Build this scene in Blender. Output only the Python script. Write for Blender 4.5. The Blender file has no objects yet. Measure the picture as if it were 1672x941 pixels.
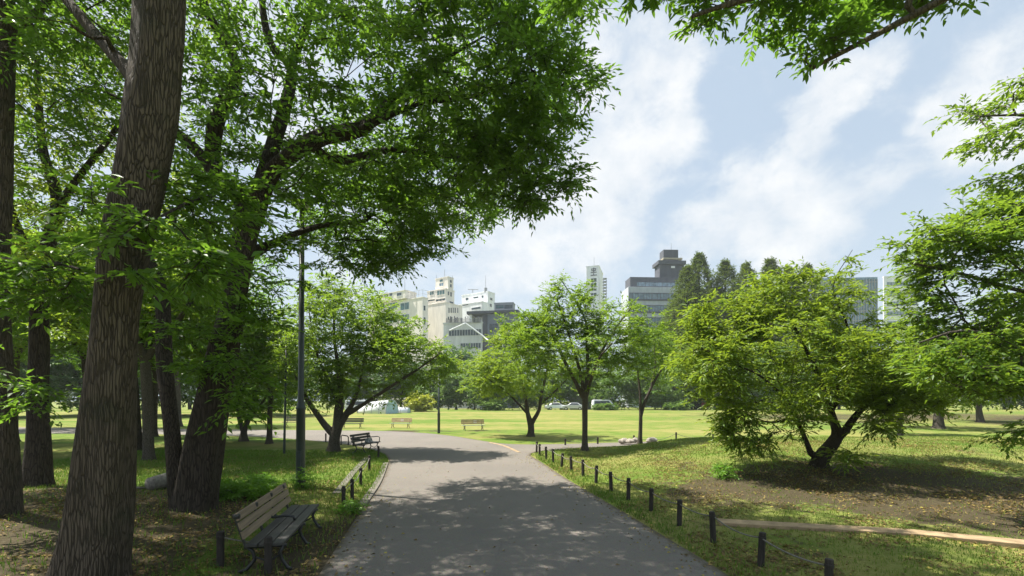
import bpy, math, random
import numpy as np
from mathutils import Vector, Matrix

# ------------------------------------------------------------------ camera, world, sun
F, HC, HX, HY = 750.0, 2.35, 836.0, 655.0      # focal length in photo pixels, eye height, vanishing point
sc = bpy.context.scene
col = sc.collection
cam_d = bpy.data.cameras.new('camera')
cam = bpy.data.objects.new('camera', cam_d); col.objects.link(cam)
cam.location = (0, 0, HC); cam.rotation_euler = (math.radians(90), 0, 0)
cam_d.sensor_width = 36.0
cam_d.lens = 36.0 * F / 1672.0
cam_d.shift_y = (HY - 470.5) / 1672.0
cam_d.clip_start = 0.05; cam_d.clip_end = 6000
sc.camera = cam

SUN_EL = math.radians(60)
sun_h = Vector((-0.94, 0.34, 0)).normalized()
to_sun = Vector((sun_h.x * math.cos(SUN_EL), sun_h.y * math.cos(SUN_EL), math.sin(SUN_EL)))
SUN_ROT = math.atan2(sun_h.x, sun_h.y)
sd = bpy.data.lights.new('sun', 'SUN'); sd.energy = 4.8; sd.angle = math.radians(0.55); sd.color = (1.0, 0.95, 0.86)
sun = bpy.data.objects.new('sun', sd); col.objects.link(sun)
sun.rotation_euler = (-to_sun).to_track_quat('-Z', 'Y').to_euler(); sun.location = (-30, 15, 50)

sc.view_settings.view_transform = 'Standard'
sc.view_settings.look = 'None'
sc.view_settings.exposure = 1.2
sc.view_settings.gamma = 1.0
sc.cycles.max_bounces = 8; sc.cycles.diffuse_bounces = 4; sc.cycles.transmission_bounces = 4
sc.cycles.transparent_max_bounces = 6; sc.cycles.glossy_bounces = 2; sc.cycles.volume_bounces = 1
sc.cycles.use_denoising = True
sc.cycles.sample_clamp_indirect = 6.0

def pix_dir(px, py):
    return Vector(((px - HX) / F, 1.0, -(py - HY) / F)).normalized()

class NT:
    """little node helper"""
    def __init__(s, tree): s.t = tree; tree.nodes.clear()
    def n(s, typ, **kw):
        x = s.t.nodes.new(typ)
        for k, v in kw.items():
            if k == 'ins':
                for a, b in v.items():
                    if isinstance(b, bpy.types.NodeSocket): s.t.links.new(b, x.inputs[a])
                    else: x.inputs[a].default_value = b
            else: setattr(x, k, v)
        return x
    def math(s, op, a, b=None, c=None, clamp=False):
        x = s.t.nodes.new('ShaderNodeMath'); x.operation = op; x.use_clamp = clamp
        for i, v in enumerate((a, b, c)):
            if v is None: continue
            if isinstance(v, bpy.types.NodeSocket): s.t.links.new(v, x.inputs[i])
            else: x.inputs[i].default_value = v
        return x.outputs[0]
    def mix(s, fac, a, b, blend='MIX'):
        x = s.t.nodes.new('ShaderNodeMix'); x.data_type = 'RGBA'; x.blend_type = blend
        for sock, v in ((x.inputs[0], fac), (x.inputs[6], a), (x.inputs[7], b)):
            if isinstance(v, bpy.types.NodeSocket): s.t.links.new(v, sock)
            elif isinstance(v, (tuple, list)): sock.default_value = (*v[:3], 1)
            else: sock.default_value = v
        return x.outputs[2]
    def ramp(s, fac, stops, interp='LINEAR'):
        x = s.t.nodes.new('ShaderNodeValToRGB'); x.color_ramp.interpolation = interp
        e = x.color_ramp.elements
        while len(e) < len(stops): e.new(0.5)
        for el, (p, c) in zip(e, stops):
            el.position = p
            el.color = (c, c, c, 1) if isinstance(c, (int, float)) else (*c[:3], 1)
        s.t.links.new(fac, x.inputs[0]); return x.outputs[0]
    def noise(s, vec, scale, detail=4, rough=0.55, dist=0.0):
        x = s.n('ShaderNodeTexNoise', ins={'Scale': scale, 'Detail': detail, 'Roughness': rough, 'Distortion': dist})
        if vec is not None: s.t.links.new(vec, x.inputs['Vector'])
        return x.outputs['Fac']
    def mapping(s, vec, scale=(1, 1, 1), loc=(0, 0, 0), rot=(0, 0, 0)):
        return s.n('ShaderNodeMapping', ins={'Vector': vec, 'Scale': scale, 'Location': loc, 'Rotation': rot}).outputs[0]
    def link(s, a, b): s.t.links.new(a, b)

world = bpy.data.worlds.new('World'); sc.world = world; world.use_nodes = True
w = NT(world.node_tree)
sky = w.n('ShaderNodeTexSky', sky_type='NISHITA', sun_disc=False)
sky.sun_elevation = SUN_EL; sky.sun_rotation = SUN_ROT
sky.air_density = 1.0; sky.dust_density = 2.2; sky.ozone_density = 1.0; sky.altitude = 20
tc = w.n('ShaderNodeTexCoord')
dirv = w.n('ShaderNodeVectorMath', operation='NORMALIZE', ins={0: tc.outputs['Generated']}).outputs[0]
wob = w.n('ShaderNodeTexNoise', ins={'Vector': dirv, 'Scale': 6.0, 'Detail': 6, 'Roughness': 0.6})
wv = w.n('ShaderNodeVectorMath', operation='SUBTRACT', ins={0: wob.outputs['Color'], 1: (0.5, 0.5, 0.5)}).outputs[0]
wv = w.n('ShaderNodeVectorMath', operation='SCALE', ins={0: wv, 'Scale': 0.13}).outputs[0]
dw = w.n('ShaderNodeVectorMath', operation='ADD', ins={0: dirv, 1: wv}).outputs[0]
dw = w.n('ShaderNodeVectorMath', operation='NORMALIZE', ins={0: dw}).outputs[0]
CLOUDS = [  # px, py, angular radius in degrees, weight
    (1010, 110, 5, 1.0), (1080, 110, 4, .9), (960, 230, 5, .9), (1070, 200, 4, 1.0), (1010, 190, 5, 1.0), (920, 330, 6, .8), (1000, 320, 5, .9), (820, 400, 7, .8), (930, 400, 6, .7),
    (1315, 195, 2.2, .9), (1360, 150, 2.6, 1.0), (1410, 118, 2.3, .9), (1455, 92, 2, .7), (1295, 230, 1.6, .6),
    (1225, 310, 3.4, 1.0), (1310, 305, 3.6, .9), (1190, 365, 3.4, .8), (1290, 380, 5, .9), (1380, 310, 3, .8), (1140, 400, 3.4, .7), (1430, 292, 2, .5),
    (1600, 190, 3, .7), (1670, 140, 4, .9), (1545, 220, 2.2, .6), (1620, 320, 4, .5), (640, 430, 7, .6), (600, 120, 12, .6), (250, 60, 14, .5)]
acc = None
for (px, py, rad, wt) in CLOUDS:
    d = pix_dir(px, py)
    dt = w.n('ShaderNodeVectorMath', operation='DOT_PRODUCT', ins={0: dw, 1: d}).outputs['Value']
    c0 = math.cos(math.radians(rad * 1.5))
    m = w.n('ShaderNodeMapRange', interpolation_type='SMOOTHSTEP', ins={'Value': dt, 'From Min': c0, 'From Max': 1.0, 'To Min': 0.0, 'To Max': wt}).outputs[0]
    acc = m if acc is None else w.math('SUBTRACT', w.math('ADD', acc, m), w.math('MULTIPLY', acc, m))
nz = w.noise(w.mapping(dirv, (1, 1, 1.5)), 7.0, 9, 0.6, 0.3)
nz3 = w.noise(w.mapping(dirv, (1, 1, 1.4)), 22.0, 7, 0.62, 0.4)
dens = w.math('ADD', w.math('MULTIPLY', acc, 0.68), w.math('MULTIPLY', w.math('SUBTRACT', nz, 0.5), 1.7))
dens = w.math('ADD', dens, w.math('MULTIPLY', w.math('SUBTRACT', nz3, 0.5), 0.75))
cl = w.n('ShaderNodeMapRange', interpolation_type='SMOOTHSTEP', ins={'Value': dens, 'From Min': 0.04, 'From Max': 0.82}).outputs[0]
haz = w.n('ShaderNodeSeparateXYZ', ins={0: dirv}).outputs[2]
skyl = w.mix(0.72, sky.outputs[0], (5.3, 6.4, 7.6))         # thin bright veil over the whole sky
lowv = w.n('ShaderNodeMapRange', ins={'Value': haz, 'From Min': 0.0, 'From Max': 0.42, 'To Min': 0.6, 'To Max': 0.0}).outputs[0]
skyl = w.mix(lowv, skyl, (6.0, 6.7, 7.3))
shade = w.noise(dirv, 9.0, 5, 0.6)
ccol = w.mix(w.ramp(shade, [(.36, 0.0), (.62, 1.0)]), (6.1, 6.6, 7.2), (7.9, 8.0, 8.1))
fin = w.mix(w.math('MULTIPLY', cl, 0.92), skyl, ccol)
up = w.n('ShaderNodeMapRange', interpolation_type='SMOOTHSTEP', ins={'Value': haz, 'From Min': 0.70, 'From Max': 0.92, 'To Min': 1.0, 'To Max': 1.15}).outputs[0]
fin = w.n('ShaderNodeVectorMath', operation='SCALE', ins={0: fin, 'Scale': up}).outputs[0]     # unseen zenith brightened, added as fill light for the shaded ground
bg = w.n('ShaderNodeBackground', ins={'Color': fin, 'Strength': 0.055})
out = w.n('ShaderNodeOutputWorld'); w.link(bg.outputs[0], out.inputs[0])

# ------------------------------------------------------------------ helpers
rng = np.random.default_rng(11)
random.seed(4)

def P(px, py, Y):
    return np.array([(px - HX) / F * Y, Y, HC - (py - HY) / F * Y])

def setp(o, label=None, cat=None, group=None, kind=None):
    if label: o['label'] = label
    if cat: o['category'] = cat
    if group: o['group'] = group
    if kind: o['kind'] = kind
    return o

def empty(name, loc, label, cat, group=None):
    o = bpy.data.objects.new(name, None); o.empty_display_size = 0.3
    o.location = Vector([float(v) for v in loc]); col.objects.link(o)
    return setp(o, label, cat, group)

def raw_mesh(name, verts, faces, mats, mat_idx=None, smooth=False, rnd=None):
    """verts (N,3), faces = list of int arrays (M,k)"""
    me = bpy.data.meshes.new(name)
    verts = np.asarray(verts, dtype=np.float32)
    me.vertices.add(len(verts)); me.vertices.foreach_set('co', verts.ravel())
    fl = [np.asarray(f, dtype=np.int32) for f in faces if len(f)]
    loops = np.concatenate([f.ravel() for f in fl]); sizes = np.concatenate([np.full(len(f), f.shape[1], np.int32) for f in fl])
    starts = np.concatenate([[0], np.cumsum(sizes)[:-1]]).astype(np.int32)
    me.loops.add(len(loops)); me.loops.foreach_set('vertex_index', loops)
    me.polygons.add(len(sizes)); me.polygons.foreach_set('loop_start', starts)
    try: me.polygons.foreach_set('loop_total', sizes)
    except Exception: pass
    for m in (mats if isinstance(mats, (list, tuple)) else [mats]): me.materials.append(m)
    if mat_idx is not None: me.polygons.foreach_set('material_index', np.asarray(mat_idx, np.int32))
    if smooth: me.polygons.foreach_set('use_smooth', np.ones(len(sizes), bool))
    if rnd is not None:
        a = me.attributes.new('rnd', 'FLOAT', 'FACE'); a.data.foreach_set('value', np.asarray(rnd, np.float32))
    me.update(calc_edges=True); me.validate()
    return me

def link_mesh(name, me, parent=None):
    o = bpy.data.objects.new(name, me); col.objects.link(o)
    if parent is not None: o.parent = parent
    return o

class MB:
    """collects shapes; build() links them as ONE mesh object"""
    def __init__(s): s.v = []; s.f = {}; s.n = 0; s.order = []
    def add(s, v, f):
        v = np.asarray(v, float).reshape(-1, 3)
        for face in f: s.order.append(tuple(int(i) + s.n for i in face))
        s.v.append(v); s.n += len(v); return s
    def box(s, x0, x1, y0, y1, z0, z1):
        v = [(x, y, z) for z in (z0, z1) for y in (y0, y1) for x in (x0, x1)]
        return s.add(v, [(0, 2, 3, 1), (4, 5, 7, 6), (0, 1, 5, 4), (2, 6, 7, 3), (0, 4, 6, 2), (1, 3, 7, 5)])
    def hexa(s, b, t):
        """b, t: four corners each, same order (counter-clockwise from above)"""
        return s.add(list(b) + list(t), [(3, 2, 1, 0), (4, 5, 6, 7), (0, 1, 5, 4), (1, 2, 6, 5), (2, 3, 7, 6), (3, 0, 4, 7)])
    def beam(s, a, b, w, h, up=(0, 0, 1)):
        a = Vector([float(q) for q in a]); b = Vector([float(q) for q in b]); d = (b - a).normalized(); u = Vector(up)
        sx = d.cross(u).normalized() * (w / 2); uz = sx.cross(d).normalized() * (h / 2)
        ca = [a - sx - uz, a + sx - uz, a + sx + uz, a - sx + uz]; cb = [c + (b - a) for c in ca]
        return s.add([tuple(c) for c in ca + cb], [(0, 1, 2, 3), (7, 6, 5, 4), (1, 0, 4, 5), (2, 1, 5, 6), (3, 2, 6, 7), (0, 3, 7, 4)])
    def tube(s, pts, r, n=8, cap=True):
        v, q, caps = tube_arrays(np.asarray(pts, float), np.broadcast_to(np.asarray(r, float), (len(pts),)), n)
        f = [tuple(x) for x in q]
        if cap: f += [tuple(range(n))[::-1], tuple(range((len(pts) - 1) * n, len(pts) * n))]
        return s.add(v, f)
    def lathe(s, prof, n=12, c=(0, 0, 0)):
        a = np.arange(n) * 2 * math.pi / n; v = []
        for r, z in prof: v += [(c[0] + r * math.cos(t), c[1] + r * math.sin(t), c[2] + z) for t in a]
        f = []
        for i in range(len(prof) - 1):
            for j in range(n):
                k = (j + 1) % n; f.append((i * n + j, i * n + k, (i + 1) * n + k, (i + 1) * n + j))
        f += [tuple(range(n))[::-1], tuple(range((len(prof) - 1) * n, len(prof) * n))]
        return s.add(v, f)
    def build(s, name, mat, parent=None, bevel=0.0, smooth=False, seg=2, off=None):
        me = bpy.data.meshes.new(name)
        v = np.concatenate(s.v)
        if off is not None: v = v - np.asarray(off, float)
        me.from_pydata(v.tolist(), [], s.order); me.materials.append(mat)
        if smooth: me.polygons.foreach_set('use_smooth', np.ones(len(me.polygons), bool))
        me.update()
        o = link_mesh(name, me, parent)
        if bevel:
            m = o.modifiers.new('bevel', 'BEVEL'); m.width = bevel; m.segments = seg; m.limit_method = 'ANGLE'
        return o

def tube_arrays(pts, rad, n, lump=0.0, flare=None, seed=0):
    k = len(pts)
    t = np.gradient(pts, axis=0); t /= np.linalg.norm(t, axis=1)[:, None] + 1e-9
    u = np.cross(t[0], [0.0, 1.0, 0.0]); 
    if np.linalg.norm(u) < 1e-3: u = np.cross(t[0], [1.0, 0, 0])
    U = np.zeros((k, 3))
    for i in range(k):
        u = u - t[i] * np.dot(u, t[i]); u = u / (np.linalg.norm(u) + 1e-9); U[i] = u
    V = np.cross(t, U)
    a = np.arange(n) * 2 * math.pi / n
    R = np.repeat(rad[:, None], n, 1).copy()
    if lump > 0:
        z = np.cumsum(np.r_[0, np.linalg.norm(np.diff(pts, axis=0), axis=1)])[:, None]
        g = np.random.default_rng(seed)
        for _ in range(7):
            m = g.integers(1, 5); ph = g.uniform(0, 6.28, 2); fz = g.uniform(.4, 2.2)
            R *= 1 + lump * .5 * np.sin(m * a[None, :] + ph[0] + fz * .4 * z) * np.sin(fz * z + ph[1])
        if flare:
            am, ln, m = flare
            R *= 1 + am * np.exp(-z / ln) * (np.cos(m * a[None, :] + .7) * .5 + .45 * np.cos((m + 2) * a[None, :] + 2.1) + .2)
    v = pts[:, None, :] + R[:, :, None] * (np.cos(a)[None, :, None] * U[:, None, :] + np.sin(a)[None, :, None] * V[:, None, :])
    i = np.arange(k - 1)[:, None] * n; j = np.arange(n)[None, :]; j2 = (j + 1) % n
    q = np.stack([i + j, i + j2, i + n + j2, i + n + j], -1).reshape(-1, 4)
    return v.reshape(-1, 3), q, None

def catmull(pts, step):
    pts = np.asarray(pts, float)
    if len(pts) == 2: pts = np.array([pts[0], (pts[0] + pts[1]) / 2, pts[1]])
    ext = np.vstack([2 * pts[0] - pts[1], pts, 2 * pts[-1] - pts[-2]]); outp = []
    for i in range(1, len(ext) - 2):
        p0, p1, p2, p3 = ext[i - 1:i + 3]
        m = max(2, int(np.linalg.norm((p2 - p1)[:3]) / step))
        for u in np.arange(m) / m:
            outp.append(.5 * (2 * p1 + (p2 - p0) * u + (2 * p0 - 5 * p1 + 4 * p2 - p3) * u * u + (3 * p1 - p0 - 3 * p2 + p3) * u ** 3))
    outp.append(pts[-1]); return np.array(outp)

class SineNoise:
    def __init__(s, seed, freq):
        g = np.random.default_rng(seed); s.k = g.normal(size=(9, 3)) * freq; s.p = g.uniform(0, 6.28, 9)
    def __call__(s, p): return np.sin(p @ s.k.T + s.p).sum(1) / 3.0      # roughly -2..2

# ------------------------------------------------------------------ materials
MATS = {}
def mat_new(name):
    m = bpy.data.materials.new(name); m.use_nodes = True; MATS[name] = m
    return m, NT(m.node_tree)

def finish(nt, bsdf):
    o = nt.n('ShaderNodeOutputMaterial'); nt.link(bsdf, o.inputs[0])

def plain(name, c, rough=.6, var=.25, scale=3.0, bump=0.0, bscale=40, metal=0.0, spec=.4, stretch=(1, 1, 1), c2=None):
    m, n = mat_new(name)
    t = n.n('ShaderNodeTexCoord'); v = n.mapping(t.outputs['Object'], stretch)
    a = n.noise(v, scale, 6, .6)
    lo = tuple(x * (1 - var) for x in c); hi = c2 or tuple(min(1, x * (1 + var)) for x in c)
    colr = n.ramp(a, [(.3, lo), (.7, hi)])
    b = n.n('ShaderNodeBsdfPrincipled', ins={'Base Color': colr, 'Roughness': rough, 'Metallic': metal, 'Specular IOR Level': spec})
    if bump:
        bn = n.n('ShaderNodeBump', ins={'Strength': bump, 'Distance': .01, 'Height': n.noise(v, bscale, 5, .6)})
        n.link(bn.outputs[0], b.inputs['Normal'])
    finish(n, b.outputs[0]); return m

def leaf_mat(name, stops, trans=(.16, .30, .03), tf=.42, rough=.42, spec=.35):
    m, n = mat_new(name)
    at = n.n('ShaderNodeAttribute', attribute_name='rnd').outputs['Fac']
    c = n.ramp(at, stops)
    tcol = n.mix(1.0, c, trans, 'MULTIPLY')
    tcol = n.mix(.55, tcol, trans)
    b = n.n('ShaderNodeBsdfPrincipled', ins={'Base Color': c, 'Roughness': rough, 'Specular IOR Level': spec})
    tr = n.n('ShaderNodeBsdfTranslucent', ins={'Color': tcol})
    mx = n.n('ShaderNodeMixShader', ins={0: tf, 1: b.outputs[0], 2: tr.outputs[0]})
    finish(n, mx.outputs[0]); return m

def bark_mat(name, lo, hi, scale=9.0, zs=.16, bump=.9, dist=.04, moss=None):
    m, n = mat_new(name)
    t = n.n('ShaderNodeTexCoord'); v = n.mapping(t.outputs['Object'], (1, 1, zs))
    wv = n.n('ShaderNodeTexNoise', ins={'Vector': t.outputs['Object'], 'Scale': 3.0, 'Detail': 3})
    v2 = n.n('ShaderNodeMix', data_type='VECTOR', ins={0: .045, 4: v, 5: wv.outputs['Color']}).outputs[1]
    vo = n.n('ShaderNodeTexVoronoi', feature='DISTANCE_TO_EDGE', ins={'Vector': v2, 'Scale': scale * 1.7}).outputs['Distance']
    ridge = n.n('ShaderNodeMapRange', interpolation_type='SMOOTHSTEP', ins={'Value': vo, 'From Min': 0.0, 'From Max': .17}).outputs[0]
    a = n.noise(v, scale * 2.2, 7, .65); big = n.noise(t.outputs['Object'], 1.3, 4, .6)
    h = n.math('ADD', n.math('MULTIPLY', ridge, .7), n.math('MULTIPLY', a, .6))
    c = n.mix(n.math('MULTIPLY', h, .8, clamp=True), lo, hi)
    c = n.mix(n.ramp(big, [(.35, 0.0), (.75, .55)]), c, tuple(x * .55 for x in hi))
    if moss:
        mz = n.ramp(n.noise(t.outputs['Object'], 2.3, 5, .65), [(.5, 0.0), (.68, .6)])
        c = n.mix(mz, c, moss)
    b = n.n('ShaderNodeBsdfPrincipled', ins={'Base Color': c, 'Roughness': .9, 'Specular IOR Level': .15})
    bn = n.n('ShaderNodeBump', ins={'Strength': bump, 'Distance': dist, 'Height': h})
    n.link(bn.outputs[0], b.inputs['Normal']); finish(n, b.outputs[0]); return m

BARK_FRONT = bark_mat('ridged_bark', (.02, .016, .012), (.155, .123, .09), 22.0, .085, 1.0, .04, moss=(.045, .048, .028))
BARK_DARK = bark_mat('dark_bark', (.014, .012, .009), (.085, .068, .052), 15.0, .13, .9, .04)
BARK_GREY = bark_mat('grey_bark', (.03, .026, .022), (.13, .11, .09), 16.0, .3, .7, .02)
GREENS = [(0, (.045, .115, .016)), (.45, (.075, .16, .02)), (.8, (.11, .20, .025)), (1, (.17, .24, .032))]
LEAF_DEEP = leaf_mat('deep_green_leaf', GREENS, (.31, .54, .045), .55)
LEAF_MID = leaf_mat('mid_green_leaf', [(0, (.055, .125, .018)), (.5, (.09, .18, .022)), (.85, (.14, .225, .03)), (1, (.21, .255, .035))], (.42, .60, .05), .5)
LEAF_BRIGHT = leaf_mat('bright_green_leaf', [(0, (.075, .155, .02)), (.5, (.125, .215, .024)), (.85, (.19, .27, .03)), (1, (.27, .31, .04))], (.50, .64, .05), .46)
LEAF_FAR = leaf_mat('far_green_leaf', [(0, (.05, .115, .03)), (.5, (.085, .165, .035)), (1, (.14, .21, .05))], (.2, .36, .07), .35)
LEAF_FAR_LIGHT = leaf_mat('far_light_leaf', [(0, (.07, .15, .03)), (.5, (.12, .21, .035)), (1, (.19, .26, .05))], (.28, .44, .07), .38)
LEAF_CONIFER = leaf_mat('conifer_leaf', [(0, (.05, .10, .02)), (.6, (.095, .155, .028)), (1, (.18, .20, .035))], (.26, .34, .04), .36, .8, .05)
LEAF_YELLOW = leaf_mat('yellow_leaf', [(0, (.27, .33, .03)), (.6, (.38, .42, .03)), (1, (.46, .44, .05))], (.6, .62, .05), .35)
LEAF_FERN = leaf_mat('fern_leaf', [(0, (.08, .20, .02)), (1, (.17, .32, .03))], (.3, .55, .05), .45)
LITTER = leaf_mat('fallen_leaf', [(0, (.10, .065, .035)), (.5, (.20, .14, .06)), (.8, (.33, .26, .08)), (1, (.46, .41, .09))], (.4, .32, .06), .2, .7, .15)
GRASS = leaf_mat('grass_blade', [(0, (.07, .15, .02)), (.5, (.115, .20, .028)), (.85, (.20, .25, .05)), (1, (.32, .30, .10))], (.26, .42, .05), .35, .6, .2)
IRON = plain('black_iron', (.018, .018, .018), .45, .3, 12, .2, 60, 0.0, .5)
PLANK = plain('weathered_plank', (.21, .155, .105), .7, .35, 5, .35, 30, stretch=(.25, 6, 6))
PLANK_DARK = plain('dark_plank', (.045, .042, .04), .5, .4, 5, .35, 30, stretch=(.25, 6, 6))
PLANK_TAN = plain('tan_plank', (.40, .26, .16), .65, .25, 3, .2, 30)
PLANK_GREY = plain('sage_plank', (.33, .36, .25), .6, .2, 3, .2, 30)
POST = plain('dark_post', (.030, .024, .020), .75, .45, 9, .5, 40, stretch=(4, 4, .6))
ROPE = plain('grey_rope', (.17, .16, .13), .8, .3, 30, .5, 120)
CONCRETE = plain('kerb_concrete', (.33, .235, .135), .85, .35, 4, .5, 50)
KERB_GREY = plain('grey_concrete', (.15, .135, .11), .85, .3, 5, .5, 50)
LAMP_GREEN = plain('lamp_paint', (.035, .048, .045), .45, .2, 6, .15, 50, spec=.5)
LAMP_GLASS = plain('lamp_glass', (.7, .7, .66), .3, .05, 5)
PAPER = plain('paper_notice', (.8, .8, .8), .7, .04, 5)
ROCK = plain('pale_rock', (.34, .30, .26), .9, .45, 6, .8, 20)
LOG = plain('weathered_log', (.20, .18, .15), .9, .4, 4, .8, 20, stretch=(3, 3, 3))

# ------------------------------------------------------------------ ground shape
def Gf(px, py): Y = F * HC / (py - HY); return np.array([(px - HX) / F * Y, Y])
PATH_PIX = [(300, 1500), (440, 1080), (520, 939), (561, 877), (597, 823), (622, 787), (635, 756), (634, 746), (618, 737), (590, 730),
            (556, 724), (480, 717), (400, 712), (250, 709), (60, 708), (-200, 708),
            (-200, 697), (60, 698), (250, 700), (400, 702), (520, 702.5), (623, 703.6), (680, 706), (735, 711), (794, 721), (830, 725.5), (880, 726), (960, 724), (1060, 721), (1180, 719.5), (1340, 718.5),
            (1340, 723.5), (1180, 725.5), (1060, 727.5), (980, 730), (920, 733), (880, 737), (862, 742), (880, 752), (920, 779), (975, 811), (1040, 849), (1097, 883), (1191, 940), (1400, 1080), (1850, 1500)]
PATH = np.array([Gf(*p) for p in PATH_PIX])
def smooth_poly(p, it=2):
    for _ in range(it):
        q = np.roll(p, -1, 0); p = np.stack([p * .75 + q * .25, p * .25 + q * .75], 1).reshape(-1, 2)
    return p
PATH_S = smooth_poly(PATH, 2)
def path_sd(x, y):
    """signed distance to the path outline (negative inside), vectorised"""
    pts = np.stack([np.ravel(x), np.ravel(y)], 1); A = PATH_S; B = np.roll(PATH_S, -1, 0)
    dmin = np.full(len(pts), 1e9); inside = np.zeros(len(pts), bool)
    for a, b in zip(A, B):
        ab = b - a; t = np.clip(((pts - a) @ ab) / (ab @ ab + 1e-12), 0, 1)
        d = np.hypot(*(pts - a - t[:, None] * ab).T); dmin = np.minimum(dmin, d)
        c = ((a[1] > pts[:, 1]) != (b[1] > pts[:, 1]))
        xi = a[0] + (pts[:, 1] - a[1]) * (b[0] - a[0]) / (b[1] - a[1] + 1e-12)
        inside ^= c & (pts[:, 0] < xi)
    return np.where(inside, -dmin, dmin).reshape(np.shape(x))
def sstep(a, b, x): t = np.clip((x - a) / (b - a), 0, 1); return t * t * (3 - 2 * t)
_sn = SineNoise(3, .55); _sn2 = SineNoise(8, 2.3)
def hills(x, y):
    h = .66 * sstep(2.2, 8.5, x - .12 * (y - 12)) * sstep(9.4, 18.5, y) * (1 - sstep(20.5, 27.5, y)) * (1 - .5 * sstep(22, 40, x))
    h = h + .55 * sstep(45, 92, y) - .5 * sstep(100, 112, y)
    h = h + .16 * sstep(-4.6, -7, x) * (1 - sstep(10, 15, y))
    return h
def ground_h(x, y):
    x = np.asarray(x, float); y = np.asarray(y, float)
    sd = path_sd(x, y); p = np.stack([x.ravel(), y.ravel(), 0 * x.ravel()], 1)
    rough = (.035 * _sn(p) + .012 * _sn2(p)).reshape(x.shape) * sstep(.2, 2.5, sd) * (1 - sstep(30, 60, y))
    return np.where(sd < .02, -.035, .012 * sstep(0.02, .2, sd) + hills(x, y) * sstep(.1, 1.5, sd) + rough)
def gz(x, y): return float(ground_h(np.array([x]), np.array([y]))[0])
def G(px, py):
    """where the ray of a photo pixel meets the ground"""
    Y = 2.0
    lo = 3.0
    for Y in np.arange(3.0, 140, .1):
        x = (px - HX) / F * Y; z = HC - (py - HY) / F * Y
        if z <= hills(x, Y) + .005: break
    x = (px - HX) / F * Y
    return np.array([x, Y, gz(x, Y)])

# ground sheet
xs = np.unique(np.concatenate([np.arange(-24, 26, .25), -24 - np.cumsum(np.geomspace(.3, 380, 38)), 26 + np.cumsum(np.geomspace(.3, 380, 38))]))
ys = np.unique(np.concatenate([np.arange(-8, 34, .25), 34 + np.cumsum(np.geomspace(.3, 420, 48)), -8 - np.cumsum(np.geomspace(.5, 200, 16))]))
gx, gy = np.meshgrid(xs, ys); gzv = ground_h(gx, gy)
gv = np.stack([gx, gy, gzv], -1).reshape(-1, 3); nx = len(xs)
ii = (np.arange(len(ys) - 1)[:, None] * nx + np.arange(nx - 1)[None, :]).ravel()
gq = np.stack([ii, ii + 1, ii + nx + 1, ii + nx], 1)

def soil_amount(x, y):
    """bare earth: under the spreading tree on the bank, under the grove, along the path edge"""
    p = np.stack([x, y, 0 * x], 1)
    b = np.exp(-(((x - 10.5) / 5.8) ** 2 + ((y - 11.3) / 3.9) ** 2) ** 1.5) * 1.0
    b2 = .85 * np.exp(-(((x - 5.2) / 1.8) ** 2 + ((y - 11.5) / 2.2) ** 2))
    g = sstep(-3.4, -5.5, x) * (1 - sstep(8.5, 15, y)) * .9
    bench = np.exp(-(((x + 3.0) / 1.3) ** 2 + ((y - 7.4) / 2.8) ** 2)) * 1.1
    bank = .27 * sstep(1.8, 4, x) * (1 - sstep(15, 21, y)) * (y < 30)
    far = .6 * sstep(8, 40, x) * np.exp(-((y - 60) / 22) ** 2) + .5 * np.exp(-(((x + 6) / 12) ** 2 + ((y - 35.5) / 1.6) ** 2))
    return np.clip(np.maximum.reduce([b, b2, g, bench, far, bank]) + .16 * _sn(p * 2.0), 0, 1)
soil = soil_amount(gv[:, 0], gv[:, 1])

def ground_material():
    m, n = mat_new('park_ground')
    t = n.n('ShaderNodeTexCoord'); v = t.outputs['Object']
    so = n.n('ShaderNodeAttribute', attribute_name='soil').outputs['Fac']
    big = n.noise(n.mapping(v, (.05, .16, 1)), 1.0, 4, .55); mid = n.noise(v, .7, 5, .6); fine = n.noise(v, 14, 6, .7); vf = n.noise(v, 60, 4, .7)
    green = n.ramp(fine, [(.3, (.08, .14, .02)), (.7, (.13, .185, .032))])
    dry = n.ramp(fine, [(.3, (.20, .185, .055)), (.7, (.28, .25, .09))])
    f = n.ramp(n.math('ADD', n.math('MULTIPLY', big, .75), n.math('MULTIPLY', mid, .45)), [(.52, 0.0), (.70, .9)])
    grass = n.mix(f, green, dry)
    earth = n.ramp(n.math('ADD', n.math('MULTIPLY', fine, .6), n.math('MULTIPLY', vf, .4)), [(.3, (.032, .027, .016)), (.55, (.078, .063, .036)), (.75, (.155, .128, .072))])
    sf = n.math('ADD', so, n.math('MULTIPLY', n.math('SUBTRACT', n.noise(v, 3.2, 6, .65), .5), 1.5))
    sf = n.ramp(sf, [(.36, 0.0), (.62, 1.0)])
    c = n.mix(sf, grass, earth)
    b = n.n('ShaderNodeBsdfPrincipled', ins={'Base Color': c, 'Roughness': .95, 'Specular IOR Level': .1})
    h = n.math('ADD', n.math('MULTIPLY', fine, .7), n.math('MULTIPLY', vf, .3))
    bn = n.n('ShaderNodeBump', ins={'Strength': .8, 'Distance': .04, 'Height': h}); n.link(bn.outputs[0], b.inputs['Normal'])
    finish(n, b.outputs[0]); return m
gm = raw_mesh('ground', gv, [gq], ground_material(), smooth=True)
a = gm.attributes.new('soil', 'FLOAT', 'POINT'); a.data.foreach_set('value', soil.astype(np.float32))
setp(link_mesh('ground', gm), 'grassy park ground with a broad sunlit lawn and a low bank', None, None, 'structure')

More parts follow.
